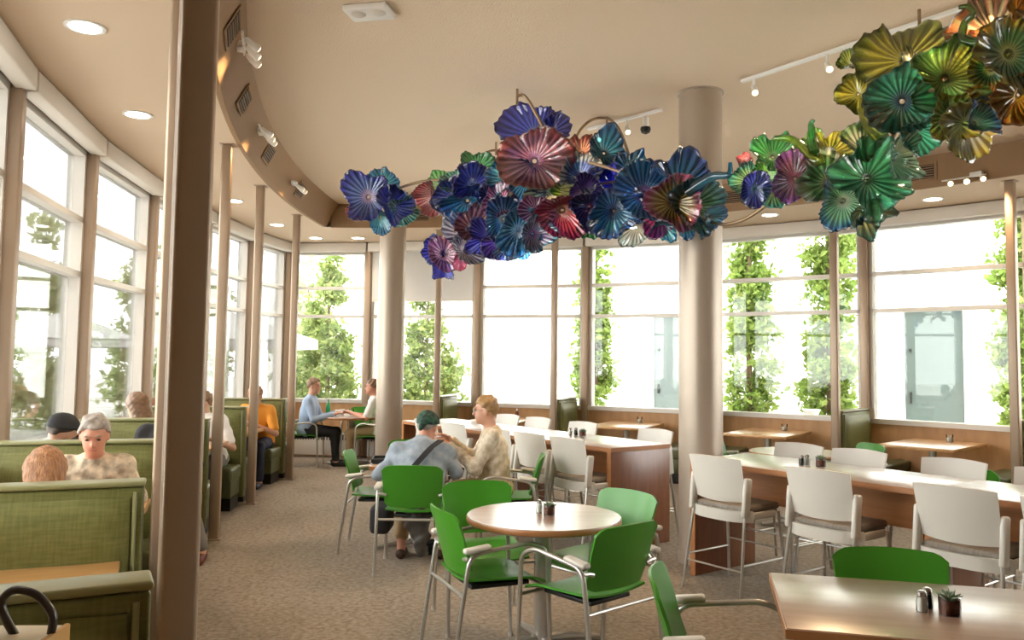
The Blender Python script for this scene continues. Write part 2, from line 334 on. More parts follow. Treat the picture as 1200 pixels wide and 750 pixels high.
fl=['honey wood table at the far window left of the woman','honey wood table at the middle far window, left of the big column','honey wood table at the far window just right of the big column','honey wood table at the window nearest the right picture edge']
for i,l in enumerate(fl):
    a=(PA[i]+PA[i+1])/2; p=fpt(10.62,a)
    rect_table('window_table',l,(p[0],p[1],0),frame_at(p,FC),1.1,.8,.74,M['oak'],group='honey wood window tables')
# ================================================================= GREEN ARMCHAIRS
def green_chair(label,loc,rz):
    c=thing('green_armchair',label,'chair',loc,rz,'green plastic armchairs')
    def seat(u,v):
        x=(u-.5)*.45*(1-.06*(1-v)); y=-.215+.45*v; z=.452+.018*(abs(2*u-1)**2)-.03*max(0,(v-.72)/.28)**2+.012*(1-v)**2
        return (x,y,z)
    MB().sheet(seat,14,14,.012).build('seat',M['green'],c,ang=60)
    def back(u,v):
        s=2*u-1; w=.215+.02*v; zz=.50+.315*v; corner=.03*max(0,(abs(s)-.75)/.25)**2*max(0,(v-.6)/.4); cb=.025*max(0,(abs(s)-.75)/.25)**2*max(0,(.3-v)/.3)
        return (s*w, -.235-.085*v+.045*s*s, zz-corner+cb+.012*(1-s*s)*v)
    MB().sheet(back,18,14,.012).build('backrest',M['green'],c,ang=60)
    for s in (-1,1):
        x=s*.268
        pts=fillet([(x,-.315,.0),(x,-.225,.625),(x,.12,.665),(x,.215,.62),(x,.245,0)],.07,6)
        MB().tube(pts,.0125,8).build('leg_frame',M['steel'],c,ang=60)
        MB().box((x,-.185,.652),(.055,.15,.03),.014,M=Matrix.Rotation(.12,3,'X')).build('arm_pad',M['pad'],c,ang=70)
        MB().tube([(x,-.232,.60),(s*.235,-.235,.60),(s*.2,-.232,.59)],.011,8).build('back_support',M['steel'],c)
        for y in (-.315,.245): MB().lathe([(.016,0),(.016,.02)],10,(x,y,0)).build('foot_cap',M['pad'],c)
    for y in (-.25,.228): MB().tube([(-.268,y,.41),(.268,y,.41)],.010,8).build('seat_rail',M['steel'],c)
    MB().box((0,.0,.425),(.30,.34,.024),.008).build('seat_bracket',M['black'],c)
    return c
def face(dx,dy): return math.atan2(-dx,dy)
G=[('green armchair on the left of the round table, seat side toward the camera',(-.10,4.62),(.92,.4)),
('green armchair with its back to the camera at the right of the round table',(.41,4.37),(-.66,.75)),
('green armchair behind the round table, next to the man\'s chair',(-.15,5.22),(.25,-1)),
('pale-lit green armchair behind the round table by the brown bar panel',(.53,5.0),(-.75,-.66)),
('green armchair the man in the bandana sits on',(-.74,6.56),(0,1)),
('empty green armchair left of the man in the bandana',(-1.12,7.2),(1,.02)),
('green armchair the woman in beige sits on',(-.02,7.12),(-1,.05)),
('green armchair mostly hidden behind the man in the bandana',(-.95,7.95),(.1,-1)),
('green armchair at bottom centre pulled up to the corner table',(.86,3.16),(.97,-.23)),
('green armchair tucked behind the corner table at bottom right',(1.60,3.37),(-.23,-.97)),
('green armchair the man in the pale blue shirt sits on',(-3.12,12.55),(1,.06)),
('green armchair at the far corner table, next to the round column',(-2.02,12.45),(-1,.25)),
('green armchair behind the far corner table, under the window',(-2.42,13.35),(0,-1)),
('green armchair just right of the big column, behind the bar table',(2.42,8.75),(.8,-.6)),
('green armchair near the bench right of the big column, behind the bar stools',(3.42,8.4),(-1,-.2)),
('green armchair at the right edge behind the bar table',(4.0,6.7),(.9,.2))]
proto=None
for l,(x,y),(dx,dy) in G:
    if proto is None: proto=green_chair(l,(x,y,0),face(dx,dy))
    else: dup(proto,l,(x,y,0),face(dx,dy))
# ================================================================= ROUND TABLES
def round_table(label,loc,R,rot=.3):
    t=thing('round_table',label,'table',loc,0)
    MB().lathe([(R-.004,.703),(R,.707),(R,.735),(R-.003,.74)],64).build('table_top',M['walnut'],t,ang=40)
    MB().lathe([(R+.001,.708),(R+.003,.711),(R+.003,.732),(R+.001,.735)],64).build('edge_band',M['edge'],t,ang=40)
    pedestal_base(t,.36,.70,rot,.047); return t
round_table('round brown table with wood edge in the centre foreground',(.2,4.8,0),.445,.35)
round_table('round table of the two men in the far corner',(-2.45,12.75,0),.5,.2)
round_table('round table behind the bar stools, right of the big column',(2.9,8.4,0),.45,.1)
rect_table('square_table','square table between the man in the bandana and the woman',(-.82,7.25,0),.1,.76,.76,.74,M['walnut'],edge=M['edge'],rot=.3,r=.36)
rect_table('corner_table','brown laminate table filling the bottom right corner',(1.72,3.03,0),rad(-13.4),1.42,.76,.74,M['walnut'],edge=M['edge'],r=.3)
# ================================================================= BAR TABLES AND STOOLS
bu=Vector((.607,-.795,0)).normalized(); bwv=Vector((-bu.y,bu.x,0)); O=Vector((1.40,6.42,0)); bang=math.atan2(bu.y,bu.x)
def bar_table(label,t0):
    o=O+bu*t0; b=thing('bar_table',label,'bar table',o,bang,'bar height tables')
    L=1.795; W=.75; Z=.885
    MB().box((L/2,W/2,Z-.02),(L,W,.04),.004).build('table_top',M['walnut'],b)
    mb=MB()
    for y in (0,W): mb.box((L/2,y,Z-.022),(L,.006,.036))
    for x in (0,L): mb.box((x,W/2,Z-.022),(.006,W,.036))
    mb.build('edge_band',M['edge'],b,ang=None)
    for x in (.025,L-.025): MB().box((x,W/2,(Z-.04)/2),(.045,W-.004,Z-.042),.003).build('end_panel',M['cherry'],b)
    for x in (.025,L-.025): MB().box((x,-.001,(Z-.04)/2),(.046,.006,Z-.042)).build('panel_edge',M['edge'],b,ang=None)
    MB().box((L/2,W/2-.1,Z-.04-.13),(L-.1,.03,.26)).build('apron',M['edge'],b,ang=None)
    return b
for l,t in (('bar table ending in a dark panel right beside the big column',0),('bar table running out of the picture at the right',1.8),('bar table with a large red-brown end panel in the middle',-.87-1.8),('bar table behind the woman in beige',-.87-3.6)): bar_table(l,t)
def stool(label,loc,rz):
    c=thing('bar_stool',label,'stool',loc,rz,'white bar stools')
    def back(u,v):
        s=2*u-1; w=.225-.012*(1-v); return (s*w,-.215-.075*v+.05*s*s,.665+.295*v+.012*(1-s*s)*(v-.5)*2)
    MB().sheet(back,16,12,.014).build('backrest',M['white'],c,ang=60)
    for s in (-1,1):
        MB().box((s*.232,-.185,.695),(.034,.07,.27),.014,M=Matrix.Rotation(-.12,3,'X')).build('arm_upright',M['white'],c,ang=70)
    def low(u,v):
        s=2*u-1; return (s*.25,-.235+.10*abs(s)**3.5,.525+.075*v)
    MB().sheet(low,18,4,.03).build('lower_frame',M['white'],c,ang=60)
    for s in (-1,1): MB().box((s*.238,-.02,.565),(.028,.3,.05),.012).build('side_frame',M['white'],c,ang=70)
    MB().box((0,.02,.605),(.43,.42,.05),.022).build('seat_cushion',M['seatgrey'],c,ang=70)
    MB().box((0,.02,.572),(.40,.38,.018)).build('seat_pan',M['black'],c,ang=None)
    L4={}
    for sx in (-1,1):
        for sy,yt,yb in ((-1,-.2,-.285),(1,.19,.25)):
            a=Vector((sx*.225,yt,.57)); b=Vector((sx*.255,yb,0)); L4[(sx,sy)]=(a,b)
            MB().tube([a,b],.0115,8).build('leg',M['steel'],c)
    def at(k,z):
        a,b=L4[k]; t=(a.z-z)/(a.z-b.z); return a+(b-a)*t
    for p,q,zz in (((-1,-1),(-1,1),.24),((1,-1),(1,1),.24),((-1,1),(1,1),.30),((-1,-1),(1,-1),.20)):
        MB().tube([at(p,zz),at(q,zz)],.007,6).build('foot_rail',M['steel'],c)
    return c
NS=[('white bar stool beside the big column, near side',0.45),('white bar stool left of the table joint, near side',1.26),('white bar stool in front of the table joint, largest in view',2.1),('white bar stool cut by the right picture edge, near side',2.66),('white bar stool against the red-brown end panel, near side',-1.15),('white bar stool second from the red-brown end panel, near side',-1.68),('white bar stool just right of the woman in beige, near side',-2.2),('white bar stool just right of the bandana, near side',-2.95),('white bar stool behind the bandana, near side',-3.5)]
FS=[('white bar stool on the far side, left of the shakers by the column',0.26),('white bar stool on the far side, right of the shakers by the column',0.79),('white bar stool on the far side of the table joint',1.5),('white bar stool on the far side at the right picture edge',2.12),('white bar stool on the far side next to the big column, left of it',-1.33),('white bar stool on the far side in front of the middle window bench',-2.38),('white bar stool on the far side, second behind the woman',-3.15),('white bar stool on the far side, nearest the woman\'s head',-3.73)]
sp=None
for L_,near in ((NS,1),(FS,0)):
    for l,t in L_:
        p=O+bu*t+bwv*((-.03) if near else (.75+.06)); rz=bang if near else bang+pi
        if sp is None: sp=stool(l,(p.x,p.y,0),rz)
        else: dup(sp,l,(p.x,p.y,0),rz)
# ================================================================= TABLE SMALL THINGS
M['salt']=mat('salt',(.8,.78,.74),.3); M['pepper']=mat('pepper',(.05,.035,.025),.4); M['chrome']=mat('chrome_cap',(.5,.48,.46),.2,metal=.9)
M['thin']=pane_mat('clear_tumbler',(.93,.95,.94),1.0); M['soil']=mat('red_brown_pebbles',(.2,.06,.03),.8,bump=.8,bscale=200); M['succ']=mat('succulent_leaf',(.12,.19,.1),.5,col2=(.25,.3,.2),nsc=30)
def shaker(label,loc,kind):
    c=thing('shaker',label,'shaker',loc,0,'salt and pepper shakers')
    MB().lathe([(.016,.002),(.017,.03),(.014,.052)],12).build('contents',M[kind],c)
    MB().lathe([(.0185,0),(.0195,.005),(.0195,.035),(.016,.056)],14).build('glass_jar',M['thin'],c)
    MB().lathe([(.016,.055),(.0175,.058),(.0165,.07),(.008,.076)],14).build('cap',M['chrome'],c); return c
def planter(label,loc,big=1.0,seed=1):
    c=thing('succulent_pot',label,'plant',loc,0,'small succulent pots'); rnd=random.Random(seed)
    MB().lathe([(.029*big,.004),(.03*big,.042*big)],16).build('pebbles',M['soil'],c)
    MB().lathe([(.032*big,0),(.033*big,.055*big)],18).build('glass_cup',M['thin'],c)
    for i in range(13):
        a=i*2.4; el=.35+.9*(i/13); l=.045*big*(1-.2*(i/13)); d=Vector((math.cos(a)*math.cos(el),math.sin(a)*math.cos(el),math.sin(el)))
        p=Vector((0,0,.042*big)); MB().tube([p,p+d*l*.5,p+d*l],[.004*big,.0065*big,.0012],5).build('leaf',M['succ'],c)
    return c
shaker('salt shaker on the round foreground table',(.175,4.86,.74),'salt'); planter('small succulent in a glass cup on the round foreground table',(.23,4.80,.74),1.05,3)
shaker('salt shaker on the bottom right corner table',(1.50,3.03,.74),'salt'); shaker('pepper shaker on the bottom right corner table',(1.54,3.07,.74),'pepper'); planter('succulent in a glass cup on the bottom right corner table',(1.585,3.0,.74),1.15,5)
shaker('pepper shaker on the bar table by the big column',(2.15,6.10,.885),'pepper'); shaker('salt shaker on the bar table by the big column',(2.20,6.12,.885),'salt'); planter('succulent in a glass cup on the bar table by the big column',(2.27,6.04,.885),1.1,7)
shaker('salt shaker on the middle bar table',(.60,8.28,.885),'salt'); shaker('pepper shaker on the middle bar table',(.66,8.3,.885),'pepper'); planter('tiny succulent pot on the middle bar table',(.72,8.22,.885),1.0,9)
for (a,l) in ((36.2,'clear glass tumbler on the window table right of the big column'),(25.5,'clear glass tumbler on the window table left of the big column'),(46.6,'clear glass tumbler on the rightmost window table')):
    p=fpt(11.0,a); c=thing('tumbler',l,'glass',(p[0],p[1],.74),0,'tumblers on window tables'); MB().lathe([(.034,0),(.04,.09)],16).build('glass_cup',M['thin'],c); MB().lathe([(.03,.004),(.034,.05)],16).build('contents',M['salt'],c)
p=fpt(10.55,16.2); c=thing('sauce_bottle','small red-brown sauce bottle on the window table behind the woman','bottle',(p[0],p[1],.74)); MB().lathe([(.03,0),(.03,.1),(.012,.14)],12).build('bottle_body',M['soil'],c); MB().lathe([(.014,.14),(.013,.17)],10).build('cap',M['whitemetal'],c)
# far corner table setting
M['gglass']=mat('green_glass',(.02,.35,.12),.1,coat=.5)
c=thing('water_bottle','green glass water bottle on the far corner table','bottle',(-2.83,12.78,.74)); MB().lathe([(.035,0),(.037,.1),(.034,.15),(.014,.2),(.013,.25)],16).build('bottle_body',M['gglass'],c); MB().lathe([(.015,.25),(.015,.27)],10).build('cap',M['whitemetal'],c)
for x,y,l,m_ in ((-2.62,12.85,'white cup on the far corner table','whitemetal'),(-2.5,12.95,'clear water glass on the far corner table','thin')):
    c=thing('cup',l,'cup',(x,y,.74)); MB().lathe([(.03,0),(.04,.09)],14).build('cup_wall',M[m_],c); MB().lathe([(.028,.003),(.03,.03)],14).build('drink',M['pepper'] if m_!='thin' else M['thin'],c)
c=thing('napkin_box','small white and blue box on the far corner table','box',(-2.70,12.98,.74),.2); MB().box((0,0,.035),(.13,.09,.07),.004).build('box_body',M['whitemetal'],c); MB().box((0,0,.045),(.132,.092,.02)).build('blue_band',mat('blue_band',(.1,.25,.5),.5),c,ang=None)
# bandana man's table: tray and woman's food tray
c=thing('tray','black tray on the left of the man\'s table','tray',(-1.08,7.12,.74),.1); MB().box((0,0,.01),(.2,.26,.02),.008).build('tray_base',M['black'],c); mb=MB(); [mb.box((sx*.1,sy*.13,.025),(.2 if sx==0 else .012,.26 if sy==0 else .012,.03)) for sx,sy in ((1,0),(-1,0),(0,1),(0,-1))]; mb.build('tray_rim',M['black'],c,ang=None)
c=thing('food_bowl','white paper-lined food bowl under the woman\'s hands','bowl',(-.58,7.12,.74)); MB().lathe([(.05,0),(.085,.05),(.095,.065)],20).build('bowl_wall',mat('terracotta_bowl',(.3,.1,.07),.5),c); MB().lathe([(.088,.05),(.08,.085),(.04,.095),(.01,.09)],9).build('paper_liner',M['whitemetal'],c,ang=None)
# cream handbag on nearest booth table
c=thing('handbag','cream handbag with tan edge and dark looped handle, bottom left','bag',(-1.03,1.66,.742),rad(3)); MB().box((0,0,.167),(.26,.12,.335),.012).build('bag_body',mat('cream_leather',(.72,.66,.5),.45,col2=(.62,.52,.34),nsc=6),c)
MB().box((.126,0,.167),(.012,.124,.337),.004).build('tan_edge',mat('tan_leather',(.5,.28,.08),.5),c)
MB().tube(smoothpath([(.06,0,.32),(.035,.0,.36),(.024,0,.395),(.045,0,.418),(.085,.0,.412),(.115,.0,.385),(.125,0,.36),(.12,0,.32)],5),.0085,8).build('handle',mat('dark_leather',(.03,.027,.025),.3,coat=.3),c,ang=70)
FLOWERS=[(-1.46,8.05,3.24,0.47,'iris',-0.15,-0.99,0.03,0.35),(-1.32,8.19,3.41,0.29,'teal',0.17,-0.91,0.39,0.40),(-1.18,8.02,3.15,0.37,'royal',0.62,-0.78,-0.04,0.50),
(-1.10,8.11,3.11,0.29,'mint',0.50,-0.81,-0.29,0.50),(-1.35,8.22,3.03,0.26,'teal',0.01,-0.74,-0.67,0.50),(-1.65,8.44,3.13,0.16,'salmon',-0.45,-0.73,-0.51,0.50),
(-0.81,7.79,3.17,0.31,'redstripe',-0.58,-0.70,-0.42,0.70),(-0.72,7.92,3.34,0.26,'palegreen',-0.26,-0.86,0.44,0.50),(-0.59,7.60,3.16,0.33,'indigo',-0.37,-0.93,-0.06,0.60),
(-0.53,7.66,3.31,0.30,'mint',-0.18,-0.91,0.38,0.50),(-0.34,7.39,3.40,0.29,'green',-0.01,-0.92,0.39,0.40),(-0.35,7.22,3.20,0.36,'royal',0.19,-0.97,0.13,0.50),
(-0.43,7.34,3.01,0.44,'azure',-0.07,-0.78,-0.62,0.70),(-0.20,7.15,3.08,0.25,'indigo',0.37,-0.90,-0.23,0.60),(-0.09,6.87,3.18,0.30,'teal',-0.45,-0.89,0.03,0.50),
(0.01,6.85,3.35,0.20,'royal',-0.51,-0.85,0.11,0.50),(0.13,6.88,3.61,0.50,'royal',-0.46,-0.79,0.40,0.45),(0.17,6.62,3.27,0.54,'rose',0.00,-1.00,-0.06,0.30),
(0.34,6.70,3.54,0.28,'indigo',0.59,-0.80,0.12,0.35),(0.10,6.83,3.13,0.38,'deepteal',-0.17,-0.85,-0.50,0.60),(-0.11,6.87,2.97,0.29,'mauve',-0.00,-1.00,0.04,0.25),
(0.19,6.67,2.86,0.26,'mauve',0.00,-1.00,-0.06,0.30),(-0.07,6.84,2.80,0.37,'steel',0.10,-0.93,-0.34,0.60),(-0.34,7.21,2.82,0.36,'rust',0.26,-0.92,0.30,0.50),
(-0.46,7.35,2.81,0.31,'lilac',-0.52,-0.76,0.39,0.90),(-0.64,7.60,2.61,0.30,'mauve',0.20,-0.98,-0.06,0.40),(-0.73,7.75,2.67,0.27,'cobalt',-0.57,-0.82,0.02,0.60),
(-0.65,7.70,2.49,0.22,'cobalt',-0.15,-0.73,-0.67,0.70),(-0.41,7.33,2.63,0.29,'lilac',0.44,-0.89,0.13,0.60),(-0.47,7.45,2.53,0.16,'hotpink',0.17,-0.77,-0.61,0.60),
(-0.23,7.11,2.69,0.34,'cobalt',-0.19,-0.95,-0.25,0.50),(-0.12,6.89,2.60,0.27,'violet',0.18,-0.85,-0.49,0.60),(0.05,6.74,2.69,0.38,'sky',0.10,-0.93,-0.34,0.60),
(0.19,6.64,2.66,0.29,'pinksky',0.45,-0.88,-0.14,0.60),(0.28,6.81,2.76,0.26,'cobalt',0.50,-0.81,-0.29,0.50),(0.10,6.78,2.57,0.18,'sky',0.16,-0.73,-0.66,0.60),
(-0.05,6.87,2.56,0.20,'sky',-0.15,-0.73,-0.67,0.60),(0.32,6.80,3.05,0.40,'cream',-0.18,-0.92,-0.34,0.50),(0.44,6.79,3.28,0.27,'deepgreen',-0.00,-0.95,0.31,0.50),
(0.55,6.62,3.16,0.33,'bluewhite',-0.00,-0.97,0.23,0.60),(0.59,6.56,2.99,0.30,'violet',0.10,-0.90,-0.43,0.60),(0.41,6.59,2.82,0.40,'crimson',0.09,-0.86,-0.50,0.60),
(0.64,6.54,2.85,0.33,'indigo',0.19,-0.89,-0.42,0.60),(0.68,6.70,2.76,0.27,'green',0.01,-0.82,-0.57,0.60),(0.77,6.66,3.38,0.35,'tealblue',0.33,-0.87,0.37,0.50),
(0.58,6.77,3.42,0.21,'salmon',0.07,-0.85,0.52,0.80),(0.81,6.46,2.82,0.42,'azure',0.10,-0.93,-0.34,0.40),(0.82,6.69,3.10,0.38,'cobalt',-0.00,-0.99,0.13,0.60),
(0.95,6.51,3.19,0.27,'tealblue',0.09,-0.95,0.31,0.40),(1.04,6.35,2.95,0.46,'azurepink',0.10,-0.99,0.04,0.35),(0.99,6.54,2.68,0.25,'clear',-0.15,-0.77,-0.62,0.60),
(1.17,6.39,2.78,0.32,'magenta',-0.09,-0.90,-0.43,0.50),(1.23,6.18,2.85,0.40,'amberpink',0.00,-1.00,-0.06,0.35),(1.41,6.24,2.84,0.43,'greenteal',0.37,-0.93,-0.05,0.40),
(1.32,6.30,3.08,0.41,'deepteal',0.07,-0.83,0.55,0.80),(1.53,6.21,2.74,0.21,'tealblue',0.61,-0.75,-0.27,0.50),(1.36,6.33,2.70,0.20,'tealblue',0.09,-0.74,-0.67,0.60),
(1.19,6.43,2.68,0.20,'aqua',-0.07,-0.74,-0.67,0.60),(0.48,6.83,3.05,0.28,'lime',0.10,-0.99,0.14,0.50),(0.72,6.74,3.06,0.31,'cobalt',0.29,-0.96,-0.06,0.60),
(0.27,6.86,3.16,0.29,'steel',0.19,-0.95,-0.25,0.60),(0.94,6.68,2.99,0.28,'royal',0.00,-1.00,-0.06,0.60),(1.12,6.52,3.13,0.23,'deepteal',0.16,-0.88,0.46,0.60),
(1.73,6.07,3.15,0.11,'redstripe',-0.34,-0.87,0.36,0.60),(1.75,6.04,2.99,0.25,'greenclear',-0.57,-0.82,0.02,0.50),(1.73,5.79,2.87,0.23,'royal',-0.19,-0.95,-0.25,0.40),
(1.87,5.81,3.14,0.30,'green',-0.09,-0.88,0.46,0.40),(1.85,5.91,3.01,0.23,'leaf',-0.20,-0.98,-0.06,0.60),(1.93,5.52,2.90,0.34,'plum',-0.10,-0.99,0.04,0.35),
(1.87,5.80,2.83,0.18,'greenclear',0.01,-0.78,-0.62,0.60),(2.15,5.44,3.08,0.27,'yellow',0.07,-0.83,0.55,0.45),(2.08,5.56,3.12,0.23,'lime',-0.18,-0.88,0.45,0.60),
(2.09,5.37,2.85,0.37,'greenpale',-0.29,-0.96,0.03,0.50),(2.20,4.97,2.78,0.46,'emerald',0.10,-0.99,0.04,0.30),(2.10,5.14,2.65,0.32,'aquagreen',-0.18,-0.89,-0.42,0.50),
(2.23,5.09,2.57,0.27,'limedark',0.25,-0.76,-0.60,0.60),(2.18,5.03,3.01,0.25,'smoke',-0.26,-0.86,0.44,0.70),(2.31,4.81,2.86,0.26,'paleclear',0.45,-0.88,-0.14,0.60),
(2.06,5.68,3.05,0.24,'lime',-0.00,-0.97,0.23,0.60),(2.25,5.35,2.91,0.22,'leaf',-0.00,-0.99,0.13,0.60),(2.31,4.76,3.20,0.44,'tealgreen',-0.10,-0.99,-0.06,0.30),
(2.41,4.78,3.00,0.24,'jade',0.18,-0.81,-0.56,0.60),(2.43,4.98,3.54,0.52,'olive',-0.18,-0.91,0.38,0.15),(2.44,4.83,3.42,0.26,'olive',0.08,-0.92,0.39,0.30),
(2.41,4.44,3.24,0.39,'leafclear',-0.00,-1.00,0.09,0.40),(2.20,5.18,3.38,0.24,'olive',-0.62,-0.78,0.02,0.50),(2.18,5.22,3.60,0.15,'limeclear',-0.48,-0.81,0.34,0.80),
(2.25,5.07,3.13,0.16,'lime',-0.25,-0.84,-0.49,0.80),(2.44,4.47,3.01,0.26,'leafyellow',-0.10,-0.96,-0.26,0.50),(2.51,4.43,2.94,0.33,'clearyellow',0.09,-0.76,-0.65,0.50),
(2.48,4.27,2.94,0.21,'tealfan',0.27,-0.94,0.22,0.70),(2.59,4.38,3.08,0.23,'orange',-0.00,-0.97,0.23,0.50),(2.70,4.49,3.53,0.45,'peach',-0.27,-0.91,0.30,0.30),
(2.65,4.58,3.34,0.33,'peach',-0.37,-0.93,-0.06,0.30),(2.54,4.08,3.23,0.38,'greenrim',0.10,-0.99,-0.06,0.30),(2.57,4.32,3.23,0.21,'greenrim',-0.36,-0.90,-0.24,0.50),
(2.63,4.15,3.03,0.30,'orange',0.10,-0.93,-0.34,0.40),(2.64,4.16,3.50,0.22,'amber',0.18,-0.96,0.23,0.50),(2.79,4.17,3.23,0.35,'orange',0.28,-0.96,0.04,0.40),
(2.79,4.18,3.46,0.30,'amber',0.18,-0.93,0.31,0.40),(2.49,4.81,3.25,0.25,'leaf',-0.00,-1.00,0.04,0.60)]
ARMS=[[(-1.41,8.26,3.23),(-1.12,8.10,3.34),(-0.81,7.90,3.37),(-0.49,7.58,3.29),(-0.20,7.17,3.13),(0.06,6.86,3.12),(0.35,6.82,3.16),(0.63,6.78,3.11),(0.96,6.63,3.09),(1.28,6.46,2.91),(1.43,6.36,2.80)],
[(1.41,6.35,2.78),(1.59,6.22,2.69),(1.72,6.08,2.70),(1.83,5.93,2.77),(1.90,5.83,2.86),(2.00,5.69,2.96),(2.14,5.45,2.90),(2.28,5.18,2.84),(2.33,5.09,2.97),(2.38,4.97,3.12),(2.40,4.93,3.25),(2.50,4.65,3.25),(2.62,4.43,3.25),(2.74,4.21,3.24)],
[(-0.50,7.60,3.29),(-0.39,8.10,3.56),(-0.30,8.40,3.77),(-0.19,8.50,3.83),(-0.08,8.20,3.72),(0.03,7.50,3.42),(0.07,6.80,3.15)],
[(0.02,6.80,3.86),(0.08,6.80,3.86),(0.16,6.78,3.74),(0.27,6.75,3.50),(0.34,6.70,3.20)],
[(0.50,6.90,3.47),(0.60,7.30,3.72),(0.72,7.50,3.87),(0.87,7.58,3.91),(0.94,7.30,3.74),(0.97,6.90,3.42),(0.96,6.60,3.19)],
[(-0.01,6.83,3.04),(-0.20,7.13,2.91),(-0.40,7.42,2.77),(-0.61,7.72,2.61)],
[(0.61,6.56,3.24),(0.81,6.48,3.16),(0.95,6.40,3.08)]]
HORN_BLUE=[(1.32,6.16,2.92),(1.43,6.08,2.99),(1.50,6.03,3.02),(1.57,5.97,3.01),(1.59,5.95,3.03),(1.59,5.94,3.10)]
HORN_GREEN=[(1.99,5.35,3.03),(1.98,5.38,3.12),(1.98,5.37,3.19),(1.98,5.38,3.23),(1.99,5.36,3.25)]
HORN_YELLOW=[(1.82,5.63,3.20),(1.89,5.53,3.17),(1.94,5.44,3.09),(1.99,5.35,2.98),(2.02,5.31,2.97)]
HORN_TOP=[(2.49,4.21,3.34),(2.46,4.29,3.36),(2.43,4.35,3.41),(2.44,4.34,3.49),(2.46,4.30,3.52),(2.45,4.32,3.57),(2.43,4.37,3.59)]
HORN_LIME=[(2.16,5.03,3.23),(2.18,5.00,3.12),(2.21,4.92,3.03)]
# ================================================================= GLASS FLOWER SCULPTURE
PAL={'iris':((.55,.35,.7),(.10,.2,.72),(.02,.03,.5)),'teal':((.1,.4,.5),(.03,.35,.5),(.02,.18,.42)),'royal':((.12,.25,.7),(.02,.05,.6),(.01,.015,.35)),'mint':((.5,.75,.6),(.25,.6,.5),(.1,.45,.4)),'salmon':((.8,.3,.2),(.8,.3,.22),(.6,.12,.1)),
'redstripe':((.5,.05,.08),(.8,.25,.28),(.55,.05,.08)),'palegreen':((.4,.75,.35),(.3,.65,.3),(.1,.5,.15)),'indigo':((.15,.15,.5),(.03,.05,.42),(.01,.012,.25)),'green':((.35,.6,.3),(.06,.42,.1),(.01,.22,.06)),'azure':((.02,.1,.3),(.02,.28,.65),(.01,.1,.5)),
'deepteal':((.05,.25,.4),(.02,.17,.38),(.01,.06,.3)),'rose':((.25,.1,.35),(.55,.2,.33),(.75,.14,.14)),'mauve':((.2,.02,.1),(.48,.2,.36),(.4,.1,.3)),'steel':((.2,.35,.5),(.05,.25,.5),(.04,.12,.4)),'rust':((.6,.5,.45),(.4,.13,.13),(.3,.08,.15)),
'lilac':((.6,.6,.75),(.5,.45,.72),(.35,.4,.75)),'cobalt':((.06,.1,.6),(.015,.03,.62),(.01,.015,.4)),'hotpink':((.8,.1,.3),(.85,.08,.25),(.7,.03,.15)),'violet':((.35,.15,.5),(.2,.1,.5),(.1,.06,.4)),'sky':((.5,.6,.75),(.15,.4,.75),(.04,.3,.75)),
'pinksky':((.5,.05,.3),(.6,.4,.6),(.1,.35,.75)),'cream':((.5,.6,.2),(.85,.72,.4),(.7,.6,.3)),'deepgreen':((.1,.4,.3),(.02,.25,.2),(.01,.13,.18)),'bluewhite':((.1,.05,.4),(.08,.15,.6),(.55,.65,.75)),'crimson':((.5,.3,.2),(.65,.06,.13),(.65,.02,.14)),
'tealblue':((.01,.05,.1),(.02,.25,.42),(.01,.12,.36)),'azurepink':((.45,.1,.45),(.02,.2,.55),(.01,.22,.6)),'clear':((.6,.75,.6),(.6,.72,.68),(.45,.7,.7)),'magenta':((.6,.3,.25),(.7,.06,.3),(.6,.03,.3)),'amberpink':((.15,.06,.01),(.75,.38,.06),(.75,.12,.3)),
'greenteal':((.5,.35,.05),(.05,.2,.1),(.01,.12,.2)),'aqua':((.1,.6,.6),(.04,.5,.6),(.02,.3,.6)),'lime':((.6,.65,.1),(.4,.55,.05),(.12,.35,.03)),'greenclear':((.55,.7,.45),(.25,.6,.25),(.05,.4,.35)),'leaf':((.3,.55,.15),(.12,.42,.06),(.04,.25,.04)),
'plum':((.35,.06,.16),(.26,.09,.2),(.25,.06,.4)),'yellow':((.75,.6,.1),(.8,.65,.08),(.5,.5,.04)),'greenpale':((.35,.4,.15),(.15,.5,.15),(.5,.7,.5)),'emerald':((.02,.1,.05),(.05,.42,.2),(.12,.55,.33)),'aquagreen':((.65,.75,.5),(.2,.55,.3),(.02,.16,.45)),
'limedark':((.7,.65,.15),(.5,.5,.2),(.05,.2,.15)),'smoke':((.5,.55,.4),(.45,.5,.36),(.15,.3,.12)),'paleclear':((.6,.7,.55),(.4,.6,.42),(.3,.5,.4)),'tealgreen':((.03,.05,.2),(.03,.32,.22),(.01,.2,.2)),'jade':((.1,.5,.35),(.04,.45,.3),(.02,.3,.2)),
'olive':((.6,.55,.08),(.5,.44,.03),(.2,.24,.02)),'leafclear':((.02,.05,.01),(.28,.5,.1),(.1,.36,.06)),'limeclear':((.6,.6,.3),(.42,.48,.1),(.2,.3,.04)),'leafyellow':((.35,.55,.1),(.3,.5,.1),(.8,.5,.05)),'clearyellow':((.55,.6,.45),(.6,.66,.5),(.8,.6,.1)),
'tealfan':((.3,.5,.4),(.08,.35,.3),(.02,.12,.4)),'orange':((.85,.45,.03),(.85,.34,.01),(.75,.2,.01)),'peach':((.8,.4,.2),(.8,.42,.22),(.85,.3,.1)),'greenrim':((.45,.55,.2),(.05,.3,.14),(.75,.55,.05)),'amber':((.9,.5,.05),(.8,.35,.03),(.6,.2,.02))}
